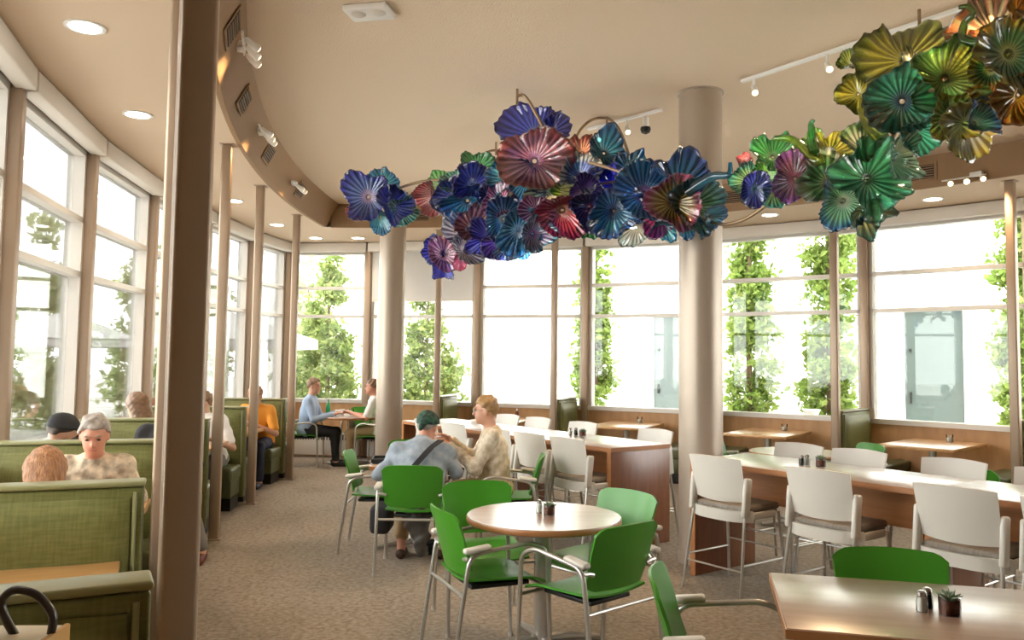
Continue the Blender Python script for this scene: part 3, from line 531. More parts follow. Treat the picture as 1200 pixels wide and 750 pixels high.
def glass_mat(name='art_glass'):
    m=bpy.data.materials.new(name); m.use_nodes=True; nt=m.node_tree; nt.nodes.remove(nt.nodes['Principled BSDF']); out=nt.nodes['Material Output']; N=nt.nodes.new
    at=N('ShaderNodeAttribute'); at.attribute_name='Col'
    sat=N('ShaderNodeHueSaturation'); sat.inputs['Saturation'].default_value=1.0; sat.inputs['Value'].default_value=1.0; nt.links.new(at.outputs[0],sat.inputs['Color'])
    br=N('ShaderNodeGamma'); br.inputs[1].default_value=.6; nt.links.new(at.outputs[0],br.inputs[0])
    d=N('ShaderNodeBsdfDiffuse'); t=N('ShaderNodeBsdfTranslucent'); tr=N('ShaderNodeBsdfTransparent'); g=N('ShaderNodeBsdfGlossy'); g.inputs['Roughness'].default_value=.05
    nt.links.new(sat.outputs[0],d.inputs[0]); nt.links.new(br.outputs[0],t.inputs[0]); b2=N('ShaderNodeGamma'); b2.inputs[1].default_value=.5; nt.links.new(at.outputs[0],b2.inputs[0]); nt.links.new(b2.outputs[0],tr.inputs[0])
    m1=N('ShaderNodeMixShader'); m1.inputs[0].default_value=.75; nt.links.new(d.outputs[0],m1.inputs[1]); nt.links.new(t.outputs[0],m1.inputs[2])
    m2=N('ShaderNodeMixShader'); m2.inputs[0].default_value=.7; nt.links.new(m1.outputs[0],m2.inputs[1]); nt.links.new(tr.outputs[0],m2.inputs[2])
    fr=N('ShaderNodeFresnel'); fr.inputs[0].default_value=1.5; m3=N('ShaderNodeMixShader'); ma=N('ShaderNodeMath'); ma.operation='MULTIPLY_ADD'; ma.inputs[1].default_value=1.1; ma.inputs[2].default_value=.06; nt.links.new(fr.outputs[0],ma.inputs[0]); nt.links.new(ma.outputs[0],m3.inputs[0]); nt.links.new(m2.outputs[0],m3.inputs[1]); nt.links.new(g.outputs[0],m3.inputs[2]); nt.links.new(m3.outputs[0],out.inputs[0]); return m
M['art']=glass_mat(); M['bronze']=mat('bronze_tube',(.33,.23,.14),.35,metal=.7)
SC=thing('glass_sculpture','hanging sculpture of blown glass flowers, blue at left to green and orange at right','sculpture',(1.3,6.5,3.3))
SCO=Vector(SC.location)
def colmesh(me,cols):
    a=me.color_attributes.new('Col','FLOAT_COLOR','POINT'); a.data.foreach_set('color',np.concatenate([cols,np.ones((len(cols),1))],1).astype(np.float32).ravel())
def flower(x,y,z,dm,pal,nx,ny,nz,fl,seed):
    rs=np.random.RandomState(seed); R=dm/2*1.06; nr=12; n=int(rs.choice([18,20,24,26,30])); na=n*7
    th=np.arange(na)*2*pi/na; rr=np.linspace(.04,1,nr)**.85; T,Q=np.meshgrid(th,rr)
    ph,ph2,ph3=rs.rand(3)*6.28; lob=rs.randint(2,5)
    ruf=(.014+.016*rs.rand())*Q**1.2; low=(.16+.16*rs.rand())*Q**2
    out=R*Q*(1+.025*Q**3*np.cos(n*T+ph)+.15*Q**2*np.cos(lob*T+ph2)+.04*Q**2*np.cos((lob+3)*T+ph3))
    depth=fl*R*1.15
    Z=-depth*(1-Q**1.7)+R*ruf*np.sin(n*T+ph)+R*low*np.sin(lob*T+ph3)+R*.05*Q**4*np.sin((lob+4)*T+ph)+R*(.05+.05*rs.rand())*Q**4*np.sin(rs.randint(8,13)*T+ph2)
    P=np.stack([out*np.cos(T),out*np.sin(T),Z+depth*.35],-1).reshape(-1,3)
    nrm=Vector((nx,ny,nz)).normalized(); up=Vector((0,0,1)); xa=up.cross(nrm); xa=xa.normalized() if xa.length>.05 else Vector((1,0,0)); ya=nrm.cross(xa)
    Mx=np.array([[xa.x,ya.x,nrm.x],[xa.y,ya.y,nrm.y],[xa.z,ya.z,nrm.z]]); P=P@Mx.T
    ci,cm,ce=[np.array(c) for c in PAL[pal]]
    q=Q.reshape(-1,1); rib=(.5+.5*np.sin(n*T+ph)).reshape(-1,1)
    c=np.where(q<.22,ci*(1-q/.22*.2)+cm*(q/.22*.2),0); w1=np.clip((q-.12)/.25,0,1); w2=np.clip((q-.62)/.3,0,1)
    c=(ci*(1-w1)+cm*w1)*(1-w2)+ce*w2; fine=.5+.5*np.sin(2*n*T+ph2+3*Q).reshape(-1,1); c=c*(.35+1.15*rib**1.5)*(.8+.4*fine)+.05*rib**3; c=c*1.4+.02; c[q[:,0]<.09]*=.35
    idx=np.arange(nr*na).reshape(nr,na); f=np.stack([idx[:-1],np.roll(idx[:-1],-1,1),np.roll(idx[1:],-1,1),idx[1:]],-1).reshape(-1,4)
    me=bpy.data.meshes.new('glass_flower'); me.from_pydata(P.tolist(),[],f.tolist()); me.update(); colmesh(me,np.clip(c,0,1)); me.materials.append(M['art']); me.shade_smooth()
    o=bpy.data.objects.new('glass_flower',me); COL.objects.link(o); o.parent=SC; o.location=Vector((x,y,z))-SCO
    md=o.modifiers.new('thickness','SOLIDIFY'); md.thickness=.004; md.use_rim=True
    return o
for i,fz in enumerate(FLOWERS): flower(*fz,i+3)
def horn(pts,c0,c1,r0,r1,name='glass_horn'):
    P=smoothpath([Vector(p)-SCO for p in pts],8); n=len(P); mb=MB().tube(P,[r0+(r1-r0)*(i/(n-1)) for i in range(n)],10); o=mb.build(name,M['art'],SC,ang=70)
    nv=len(o.data.vertices); t=np.repeat(np.arange(n)/(n-1),10)[:nv]; stripe=.8+.35*np.tile(np.arange(10)%2,n)[:nv]
    colmesh(o.data,np.clip((np.array(c0)[None]*(1-t[:,None])+np.array(c1)[None]*t[:,None])*stripe[:,None],0,1)); return o
horn(HORN_BLUE,(.02,.15,.3),(.03,.2,.4),.045,.014); horn(HORN_GREEN,(.05,.3,.05),(.03,.25,.1),.035,.014); horn(HORN_YELLOW,(.1,.4,.04),(.5,.5,.05),.02,.04); horn(HORN_TOP,(.06,.22,.04),(.15,.3,.06),.03,.013); horn(HORN_LIME,(.5,.5,.05),(.3,.4,.04),.015,.04)
for P in ARMS: MB().tube(smoothpath([Vector(p)-SCO for p in P],6),.014,8).build('support_arm',M['bronze'],SC,ang=70)
for (x,y,z) in ((-.19,8.5,3.78),(.02,6.8,3.78),(.87,7.58,3.82),(2.6,5.15,3.3),(3.0,4.5,3.3)):
    MB().tube([Vector((x,y,z))-SCO,Vector((x,y,UP))-SCO],.011,8).build('hanging_rod',M['bronze'],SC)
# ================================================================= CEILING AND FASCIA FIXTURES
def vent(label,p,c):
    ang=frame_at(p,c)+pi; v=thing('air_vent',label,'vent',p,ang,'fascia air vents')   # local +x faces the room centre
    v.rotation_euler=(0,.49 if c==LC else 0,ang); MB().box((.004,0,0),(.008,.36,.2)).build('vent_frame',M['fascia'],v,ang=None); MB().box((.007,0,0),(.008,.31,.155)).build('backing',M['dark'],v,ang=None)
    for k in range(6): MB().box((.012,0,-.065+.026*k),(.008,.31,.007),M=Matrix.Rotation(.5,3,'Y')).build('slat',M['fascia'],v,ang=None)
for l,p,c in (('air vent on the left fascia nearest the camera',(-1.86,5.17,3.75),LC),('air vent on the left fascia, second from the camera',(-2.27,6.64,3.745),LC),('air vent on the left fascia, third from the camera',(-2.59,8.41,3.745),LC),('air vent on the left fascia nearest the far corner',(-2.74,10.29,3.745),LC),('air vent on the far fascia beside the far round column',(-1.4,11.99,3.745),FC),('air vent on the far fascia behind the big column',(2.85,10.33,3.745),FC),('air vent on the far fascia near the lit spotlights',(4.47,8.91,3.745),FC)):
    R=18.97 if c==LC else 10.0; d=Vector((p[0]-c[0],p[1]-c[1])).normalized()*(R-.005); vent(l,(c[0]+d.x,c[1]+d.y,p[2]),c)
def spot(name,label,p,ang,n=2,lit=False,power=0):
    s=thing(name,label,'spotlight',p,ang,'track spotlights')
    MB().box((.03,0,0),(.06,.12,.05),.008).build('mount_box',M['whitemetal'],s)
    MB().tube([(.05,-.06-.14*(n-1),-.02),(.05,.1,-.02)],.009,8).build('rail',M['whitemetal'],s)
    for k in range(n):
        y=.06-.16*k
        MB().tube([(.05,y,-.02),(.08,y,-.05)],.008,6).build('stem',M['whitemetal'],s)
        MB().tube([(.07,y,-.035),(.10,y+.02,-.06),(.15,y+.05,-.085)],[.014,.024,.03],12).build('lamp_head',M['whitemetal'],s)
        MB().tube([(.1505,y+.05,-.0855),(.153,y+.052,-.087)],.022,12).build('bulb',M['bulb'] if lit else M['lamp2'],s)
    if power:
        l=bpy.data.lights.new('spot_lamp','SPOT'); l.energy=power; l.color=(1,.68,.36); l.shadow_soft_size=.04; lo=bpy.data.objects.new('spot_lamp',l); COL.objects.link(lo); l.spot_size=rad(80); l.spot_blend=.5; lo.parent=s; lo.location=(.2,-.05,-.1); lo.rotation_euler=(0,rad(50),0)
    return s
M['lamp2']=emis('lamp_face',(1,.85,.6),3)
for l,p,c,n,lit,pw in (('white clustered spotlights on the left fascia at the top edge',(-1.98,5.6,3.8),LC,3,False,SPW),('white clustered spotlights between vents on the left fascia',(-2.46,7.6,3.75),LC,3,False,SPW),('white clustered spotlights near the fascia corner',(-2.71,9.75,3.72),LC,2,False,SPW),('lit warm spotlights in a row on the right fascia',(4.86,8.47,3.63),FC,3,True,SPW*1.6)):
    R=18.96 if c==LC else 10.0; d=Vector((p[0]-c[0],p[1]-c[1])).normalized()*(R-.005); q=(c[0]+d.x,c[1]+d.y,p[2]); spot('track_spotlight',l,q,frame_at(q,c)+pi,n,lit,pw)
def track(label,a,b,heads,pw):
    A=Vector(a);B=Vector(b); t=thing('ceiling_track',label,'track light',A,0); d=B-A; L=d.length; an=math.atan2(d.y,d.x); t.rotation_euler=(0,0,an)
    MB().box((L/2,0,-.012),(L,.035,.022)).build('track_bar',M['whitemetal'],t,ang=None)
    for h in heads:
        x=h*L; hd=MB().tube([(x,0,-.02),(x,0,-.09)],.012,8).build('stem',M['whitemetal'],t)
        MB().tube([(x-.01,.0,-.085),(x+.02,-.02,-.12),(x+.05,-.05,-.16)],[.014,.022,.028],12).build('lamp_head',M['whitemetal'],t)
        MB().tube([(x+.05,-.05,-.16),(x+.052,-.052,-.163)],.02,12).build('bulb',M['bulb'],t)
        l=bpy.data.lights.new('track_lamp','SPOT'); l.energy=pw; l.color=(1,.7,.4); l.shadow_soft_size=.04; lo=bpy.data.objects.new('track_lamp',l); COL.objects.link(lo); l.spot_size=rad(80); l.spot_blend=.5; lo.parent=t; lo.location=(x+.08,-.09,-.22); lo.rotation_euler=(rad(-40),0,0)
track('ceiling track with small lit spots above the green glass flowers',(1.84,6.51,UP),(3.2,4.6,UP),(.05,.33,.8),SPW*2.4)
track('short ceiling track behind the blue glass flowers',(.73,7.94,UP),(1.33,7.28,UP),(.15,.55),SPW*2.4)
c=thing('security_camera','small black dome camera on the ceiling left of the big column','camera',(1.23,7.56,UP)); MB().lathe([(.03,-.1),(.03,0)],14).build('stem',M['whitemetal'],c); MB().lathe([(.01,-.16),(.04,-.145),(.05,-.115),(.045,-.095)],18).build('dome',M['black'],c)
c=thing('emergency_light','white ceiling emergency light with two lamp heads at top','emergency light',(-.96,5.25,UP),rad(-12)); MB().box((0,0,-.02),(.3,.2,.04),.01).build('housing',M['whitemetal'],c)
for s in (-1,1): MB().lathe([(.035,-.05),(.05,-.04),(.05,-.03)],18,(s*.07,-.02,0)).build('lamp_head',M['pad'],c)
# baseboard heater under the far corner windows
for (a,b,l) in (((-3.62,13.62),(-2.48,13.48),'white slatted baseboard heater under the corner window'),((-2.32,13.42),(-.8,12.98),'white slatted baseboard heater behind the far column')):
    A=Vector((*a,0));B=Vector((*b,0)); d=B-A; L=d.length; h=thing('baseboard_heater',l,'heater',A,math.atan2(d.y,d.x)); MB().box((L/2,.04,.22),(L,.12,.36),.01).build('cabinet',M['whitemetal'],h)
    for k in range(int(L/.045)): MB().box((.04+k*.045,-.022,.33),(.016,.01,.09)).build('slot',M['dark'],h,ang=None)
# ================================================================= PEOPLE (signed-distance bodies polygonised with surface nets)
def surfnet(F,org,h):
    S=F<0; nx,ny,nz=F.shape; C=[(i,j,k) for i in (0,1) for j in (0,1) for k in (0,1)]
    def sh(A,c): return A[c[0]:nx-1+c[0],c[1]:ny-1+c[1],c[2]:nz-1+c[2]]
    cnt=sum(sh(S,c).astype(np.int8) for c in C); act=(cnt>0)&(cnt<8); cells=np.argwhere(act); n=len(cells)
    if n==0: return np.zeros((0,3)),[]
    acc=np.zeros((n,3)); num=np.zeros(n)
    for a in C:
        for ax in range(3):
            if a[ax]: continue
            b=list(a); b[ax]=1
            fa=F[cells[:,0]+a[0],cells[:,1]+a[1],cells[:,2]+a[2]]; fb=F[cells[:,0]+b[0],cells[:,1]+b[1],cells[:,2]+b[2]]
            m=(fa<0)!=(fb<0); t=np.where(m,fa/np.where(m,fa-fb,1),0); p=np.tile(np.array(a,float),(n,1)); p[:,ax]+=t
            acc[m]+=p[m]; num+=m
    V=(cells+acc/num[:,None])*h+org
    idx=-np.ones(act.shape,np.int64); idx[tuple(cells.T)]=np.arange(n); faces=[]
    for ax in range(3):
        sl0=[slice(1,-1)]*3; sl1=[slice(1,-1)]*3; sl0[ax]=slice(0,-1); sl1[ax]=slice(1,None)
        A=S[tuple(sl0)]; B=S[tuple(sl1)]; e=np.argwhere(A!=B)
        off=np.array([1,1,1]); off[ax]=0; e=e+off; u,v=[(1,2),(2,0),(0,1)][ax]
        q=[]
        for du,dv in ((-1,-1),(0,-1),(0,0),(-1,0)):
            c=e.copy(); c[:,u]+=du; c[:,v]+=dv; q.append(idx[c[:,0],c[:,1],c[:,2]])
        q=np.stack(q,1); flip=~S[e[:,0],e[:,1],e[:,2]]; q[flip]=q[flip][:,::-1]; faces.append(q)
    return V,np.concatenate(faces).tolist()
class SDF:
    def __init__(s,lo,hi,h):
        s.h=h; s.o=np.array(lo,float); n=np.ceil((np.array(hi)-s.o)/h).astype(int)+1; s.F=np.full(n,1.0,np.float32); s.n=n
    def region(s,lo,hi):
        a=np.clip(np.floor((np.array(lo)-s.o)/s.h).astype(int),0,s.n); b=np.clip(np.ceil((np.array(hi)-s.o)/s.h).astype(int)+1,0,s.n)
        if (b<=a).any(): return None,None
        g=[s.o[i]+np.arange(a[i],b[i])*s.h for i in range(3)]; X,Y,Z=np.meshgrid(*g,indexing='ij'); return tuple(slice(a[i],b[i]) for i in range(3)),(X,Y,Z)
    def merge(s,sl,d,k):
        f=s.F[sl]
        if k>0:
            hh=np.maximum(k-np.abs(f-d),0)/k; s.F[sl]=np.minimum(f,d)-hh*hh*k*.25
        else: s.F[sl]=np.minimum(f,d)
    def cap(s,a,b,ra,rb,k=.03):
        a=np.array(a,float);b=np.array(b,float); R=max(ra,rb)+k+.03; sl,g=s.region(np.minimum(a,b)-R,np.maximum(a,b)+R)
        if sl is None: return
        ab=b-a; L=max((ab**2).sum(),1e-9); t=np.clip(((g[0]-a[0])*ab[0]+(g[1]-a[1])*ab[1]+(g[2]-a[2])*ab[2])/L,0,1)
        d=np.sqrt((g[0]-a[0]-t*ab[0])**2+(g[1]-a[1]-t*ab[1])**2+(g[2]-a[2]-t*ab[2])**2)-(ra+(rb-ra)*t); s.merge(sl,d,k)
    def ell(s,c,r,R=None,k=.03,sub=False):
        c=np.array(c,float); r=np.array(r,float); m=r.max()+k+.03; sl,g=s.region(c-m,c+m)
        if sl is None: return
        P=np.stack([g[0]-c[0],g[1]-c[1],g[2]-c[2]],-1)
        if R is not None: P=P@R
        k0=np.sqrt(((P/r)**2).sum(-1))+1e-9; k1=np.sqrt(((P/r**2)**2).sum(-1))+1e-9; d=k0*(k0-1)/k1
        if sub: s.F[sl]=np.maximum(s.F[sl],-d)
        else: s.merge(sl,d,k)
    def build(s,name,m,parent,wr=0,seed=0,wf=30):
        F=s.F
        if wr:
            g=np.meshgrid(*[s.o[i]+np.arange(s.n[i])*s.h for i in range(3)],indexing='ij',sparse=True); q=seed*1.7
            F=F+wr*(np.sin(g[0]*wf+4*np.sin(g[2]*9+q)+q)*np.sin(g[2]*wf*.8+3*np.sin(g[1]*11)+q)+.6*np.sin(g[1]*wf*1.3+g[2]*wf*.9+q))
        F[0]=F[-1]=1; F[:,0]=F[:,-1]=1; F[:,:,0]=F[:,:,-1]=1
        V,f=surfnet(F,s.o,s.h); me=bpy.data.meshes.new(name); me.from_pydata(V.tolist(),[],f); me.update(); me.shade_smooth(); me.materials.append(m); o=bpy.data.objects.new(name,me); COL.objects.link(o); o.parent=parent
        sm=o.modifiers.new('smooth','SMOOTH'); sm.factor=.5; sm.iterations=2
        return o
def rotm(pitch=0,yaw=0,roll=0): # columns = right, forward, up of the head
    return np.array(Matrix.Rotation(yaw,3,'Z')@Matrix.Rotation(-pitch,3,'X')@Matrix.Rotation(roll,3,'Y'))
skin=mat('skin',(.55,.29,.19),.5,col2=(.6,.33,.225),nsc=12); skin.node_tree.nodes['Principled BSDF'].inputs['Subsurface Weight'].default_value=.1
skin_r=mat('ruddy_skin',(.56,.25,.16),.5)
eye_m=mat('eye_dark',(.03,.02,.015),.2); lip_m=mat('lips',(.42,.15,.12),.5)
def person(label,loc,rz,shirt,pants,hairm,seat=.46,lean=.1,side=0,head=(0,0,0),arms=None,knees=None,ankles=None,sleeve='long',hair='short',h=.012,sc=1,sk=None,legs=True,shoe=None,shirt_wr=.005,scale_w=1,seed=1,hands=True,cap=None,face=True,lowcut=True,shdrop=0,neck=.055):
    sk=sk or skin; root=thing('person',label,'person',loc,rz); 
    P=np.array([0,0,seat+.085*sc]); sd=np.array([math.sin(side),math.sin(lean),math.cos(lean)]); sd/=np.linalg.norm(sd)
    ch=P+sd*.30*sc; nb=P+sd*.49*sc; xr=np.cross(sd,[0,-1,0])*-1; xr=np.array([math.cos(side),0,-math.sin(side)])
    Rt=np.stack([xr,np.cross(sd,xr),sd],1)
    HR=rotm(*head); hc=nb+sd*neck*sc+HR@np.array([0,.03,.115])*sc
    sh={1:P+sd*(.445-shdrop)*sc+xr*.165*sc*scale_w,-1:P+sd*(.445-shdrop)*sc-xr*.165*sc*scale_w}
    arms=arms or {}; kn=knees or {1:(.12,.43,seat+.04),-1:(-.12,.43,seat+.04)}; an=ankles or {1:(.13,.47,.09),-1:(-.13,.42,.09)}
    lo=np.array([-.62,-.42,-.02]); hi=np.array([.62,.86,seat+1.02*sc])
    def torso(S,i,shirt=True):
        S.ell(P+sd*.02,(.165*scale_w+i,.125+i,.13),Rt,.05); S.ell(P+sd*.16*sc,(.15*scale_w+i,.118+i,.16),Rt,.06); S.ell(ch,(.165*scale_w*sc+i,.118*sc+i,.19*sc),Rt,.06)
        S.cap(sh[1]-sd*.02,nb-sd*.05,.055*sc+i,.05*sc+i,.07); S.cap(sh[-1]-sd*.02,nb-sd*.05,.055*sc+i,.05*sc+i,.07)
    E={};W={}
    for s in (1,-1):
        e,wq=arms.get(s,((s*.26,.05,seat+.25),(s*.18,.28,seat+.27))); E[s]=np.array(e,float); W[s]=np.array(wq,float)
    def hand(S,s):
        d=W[s]-E[s]; d/=np.linalg.norm(d); side_=np.cross(d,[0,0,1]); side_=side_/max(np.linalg.norm(side_),1e-6); up=np.cross(side_,d)
        c=W[s]+d*.055; S.ell(c,(.042,.05,.02),np.stack([side_,d,up],1),.02)
        for q,l in zip((-1,-.35,.3,.95),(.062,.075,.07,.055)):
            b0=W[s]+d*.095+side_*q*.03; b1=b0+d*l*.55-up*.012; b2=b1+d*l*.4-up*.03; S.cap(b0,b1,.0095,.0088,.008); S.cap(b1,b2,.0088,.0075,.004)
        t0=W[s]+d*.035-side_*s*.035; t1=t0+d*.035-side_*s*.03; S.cap(t0,t1,.013,.011,.012); S.cap(t1,t1+d*.03-up*.008,.011,.009,.004)
    B=SDF(lo,hi,h); torso(B,-.01); B.cap(nb-sd*.04,hc-HR@np.array([0,.02,.05])*sc,.058*sc,.052*sc,.04)
    def hp(x,y,z): return hc+HR@np.array([x,y,z])*sc
    B.ell(hp(0,-.012,.015),np.array((.076,.094,.098))*sc,HR,.02); B.ell(hp(0,.032,-.06),np.array((.056,.062,.058))*sc,HR,.035)
    B.cap(hp(0,.078,.012),hp(0,.105,-.024),.010*sc,.014*sc,.014); B.ell(hp(0,.075,-.095),np.array((.022,.018,.016))*sc,HR,.02)
    for s in (1,-1):
        B.ell(hp(s*.076,-.008,-.012),np.array((.010,.022,.032))*sc,HR,.008); B.ell(hp(s*.03,.082,.028),np.array((.024,.012,.01))*sc,HR,.015)
        B.cap(sh[s],E[s],.046*sc,.038*sc,.03); B.cap(E[s],W[s],.037*sc,.026*sc,.02)
        if hands: hand(B,s)
        if legs:
            B.cap(P+np.array([s*.08,.02,-.01]),kn[s],.075,.052,.04); B.cap(kn[s],an[s],.05,.036,.02); a=np.array(an[s]); B.cap(a+[0,-.03,-.045],a+[0,.13,-.06],.036,.03,.03)
    B.build('body',sk,root)
    # shirt
    S=SDF(lo,hi,h); torso(S,.016)
    for s in (1,-1):
        e=E[s]; wv=W[s]
        if sleeve=='long': S.cap(sh[s],e,.064*sc,.054*sc,.04); S.cap(e,e+(wv-e)*.92,.054*sc,.04*sc,.02)
        else: S.cap(sh[s],sh[s]+(e-sh[s])*.78,.064*sc,.06*sc,.04)
    S.cap(nb-sd*.05,nb-sd*.01,.075*sc,.064*sc,.03)
    if lowcut: S.ell(P+sd*-.03,(.185*scale_w,.15,.09),Rt,.04)
    S.build('shirt',shirt,root,shirt_wr,seed)
    if legs:
        Q=SDF(lo,hi,h); Q.ell(P+sd*-.01,(.18*scale_w,.14,.12),Rt,.05); shl=legs if isinstance(legs,float) else .93
        for s in (1,-1):
            a=np.array(an[s],float); kq=np.array(kn[s],float); Q.cap(P+np.array([s*.08,.02,-.01]),kq,.092,.07,.04); Q.cap(kq,kq+(a-kq)*shl,.068,.056,.03)
        Q.build('trousers',pants,root,.003,seed+2)
        for s in (1,-1):
            Z=SDF(np.array(an[s])-[.1,.12,.1],np.array(an[s])+[.1,.25,.06],.008); a=np.array(an[s]); Z.cap(a+[0,-.035,-.05],a+[0,.14,-.062],.042,.038,.03); Z.build('shoe',shoe or M['black'],root)
    # hair
    hl=np.array(hc)-.34; hh_=np.array(hc)+.25
    Hh=SDF(hl,hh_,min(h,.008)); Hh.ell(hp(0,-.018,.028),np.array((.09,.105,.104))*sc,HR,.02)
    if hair=='bob' or hair=='long':
        L_=.16 if hair=='bob' else .3
        Hh.cap(hp(0,-.06,.0),hp(0,-.085,-L_),.085*sc,.07*sc,.05); Hh.cap(hp(.05,-.05,0),hp(.055,-.06,-L_),.05*sc,.045*sc,.04); Hh.cap(hp(-.05,-.05,0),hp(-.055,-.06,-L_),.05*sc,.045*sc,.04)
    # cut away the face
    Pl=hp(0,.045,-.03); n1=HR@np.array([0,.62,-.78]); sl,g=Hh.region(hl,hh_); D=(g[0]-Pl[0])*n1[0]+(g[1]-Pl[1])*n1[1]+(g[2]-Pl[2])*n1[2]+(.035 if hair in('bob','long') else .062)
    if hair=='bald': D=D+.02
    loc_y=(g[0]-hc[0])*HR[0,1]+(g[1]-hc[1])*HR[1,1]+(g[2]-hc[2])*HR[2,1]; loc_z=(g[0]-hc[0])*HR[0,2]+(g[1]-hc[1])*HR[1,2]+(g[2]-hc[2])*HR[2,2]
    if hair in('bob','long'): cut=np.maximum(loc_y-.03*sc, .045*sc-loc_z-.0) ; cut=np.minimum(loc_y-.02*sc,.05*sc-loc_z); Hh.F[sl]=np.maximum(Hh.F[sl],cut)
    else:
        Hh.F[sl]=np.maximum(Hh.F[sl],D); Hh.F[sl]=np.maximum(Hh.F[sl],np.minimum(.0-loc_z-.055*sc,1))
    if cap is None: Hh.build('hair',hairm,root,(.0025 if hair in('bob','long') else .007),seed+5,(120 if hair in('bob','long') else 70))
    else:
        Hh.build('hair',hairm,root,.004,seed+5,70)
        K=SDF(hl,hh_,min(h,.008)); K.ell(hp(0,-.018,.035),np.array((.099,.114,.105))*sc,HR,.02); sl,g=K.region(hl,hh_); lz=(g[0]-hc[0])*HR[0,2]+(g[1]-hc[1])*HR[1,2]+(g[2]-hc[2])*HR[2,2]; ly=(g[0]-hc[0])*HR[0,1]+(g[1]-hc[1])*HR[1,1]+(g[2]-hc[2])*HR[2,1]
        K.F[sl]=np.maximum(K.F[sl],(.028+.35*(ly+.0))*sc*1.0-lz)
        if cap[1]=='brim': K.cap(hp(0,.09,.055),hp(0,.15,.045),.05*sc,.03*sc,.02)
        if cap[1]=='knot': K.cap(hp(0,-.11,-.0),hp(.0,-.135,-.06),.03*sc,.022*sc,.02)
        K.build('headwear',cap[0],root,.003,seed)
    if face:
        mb=MB()
        for s in (1,-1): mb.lathe([(.002,-.006),(.011,-.002),(.011,.003),(.003,.007)],8,tuple(hp(s*.032,.0865,.006)))
        mb.build('eyes',eye_m,root,ang=60)
        q=[hp(x,.092-.25*x*x*10,-.058) for x in (-.024,-.012,0,.012,.024)]; MB().tube(q,[.002,.005,.006,.005,.002],6).build('mouth',lip_m,root,ang=70)
        mb=MB()
        for s in (1,-1): mb.tube([hp(s*.014,.093,.03),hp(s*.032,.093,.036),hp(s*.05,.082,.03)],[.003,.004,.002],5)
        mb.build('eyebrows',hairm,root,ang=70)
    root['_hc']=0; del root['_hc']
    return root,hc,HR,P,sd
hair_red=mat('copper_hair',(.27,.1,.033),.42,col2=(.52,.24,.09),nscale=(9,9,.7),nsc=9,bump=1,bscale=22); hair_grey=mat('silver_hair',(.38,.33,.29),.6,col2=(.22,.18,.15),nsc=40); hair_brown=mat('brown_hair',(.16,.085,.045),.5,col2=(.22,.12,.06),nsc=30); hair_blond=mat('sandy_hair',(.36,.21,.09),.5,col2=(.27,.15,.06),nsc=40); hair_dark=mat('dark_hair',(.07,.045,.03),.5); hair_pink=mat('light_auburn_hair',(.34,.16,.08),.5)
denim=mat('pale_denim',(.25,.29,.34),.85,col2=(.32,.36,.41),nsc=25,bump=.3,bscale=300); beige=mat('cream_print_shirt',(.5,.4,.28),.8,col2=(.72,.63,.5),nsc=22,detail=2,bump=.4,bscale=18); khaki=mat('khaki',(.40,.27,.14),.85); blackc=mat('black_cloth',(.015,.014,.016),.8); blueshirt=mat('light_blue_shirt',(.33,.42,.58),.8); whiteshirt=mat('white_shirt',(.78,.75,.72),.8); orange=mat('orange_shirt',(.75,.30,.03),.8); navy=mat('navy_trousers',(.02,.03,.07),.8); greyc=mat('grey_cloth',(.2,.19,.18),.8)
floral=mat('floral_blouse',(.72,.6,.44),.8,col2=(.25,.2,.14),nsc=16,detail=2)
band=mat('bandana_print',(.008,.012,.011),.8,col2=(.02,.09,.055),nsc=34,detail=1); tanc=mat('tan_cloth',(.5,.38,.24),.8)
TZ=.74
# man in bandana, seen from behind
r,hc,HR,P,sd=person('seated man in green bandana and pale denim shirt, back to the camera',(-.735,6.62,0),0,denim,khaki,hair_grey,lean=.50,side=.04,shdrop=.045,neck=.015,seat=.45,sc=.98,head=(.4,-.35,0),arms={1:((.30,.20,.70),(.22,.45,.78)),-1:((-.33,.16,.68),(-.26,.42,.78))},knees={1:(.16,.40,.52),-1:(-.16,.40,.52)},ankles={1:(.17,.22,.09),-1:(-.15,.22,.09)},h=.010,cap=(band,'knot'),scale_w=1.22,shirt_wr=.009,seed=3,sk=skin_r,shoe=mat('brown_sandal',(.06,.025,.015),.6),legs=.8)
# shoulder strap and bag
fw=np.cross(sd,[1,0,0]); MB().sheet(lambda u,v:tuple(P+sd*(.02+.42*v)+np.array([-.15+.30*v+(u-.5)*.055,0,0])-fw*(.155+.02*math.sin(pi*v)-.10*max(0,v-.8)*5*.5)),3,14,.008).build('shoulder_strap',blackc,r,ang=60)
bag=tag(MB().box((0,0,0),(.16,.3,.22),.04).build('shoulder_bag',blackc,ang=60),'dark shoulder bag hanging beside the man in the bandana','bag'); bag.location=(-1.02,6.66,.36)
jk=SDF((-.3,-.25,-.3),(.3,.25,.3),.012); jk.ell((0,0,.07),(.085,.05,.13),None,.05); jk.ell((.02,.02,-.06),(.06,.04,.1),None,.05); jk.ell((-.03,0,.13),(.1,.05,.05),None,.05)
jt=thing('jacket','crumpled dark grey jacket hanging from the bandana man\'s chair seat','jacket',(-.70,6.43,.27)); jk.build('jacket_cloth',mat('charcoal_cloth',(.05,.045,.04),.85,col2=(.1,.09,.08),nsc=9),jt,.014,2,48)
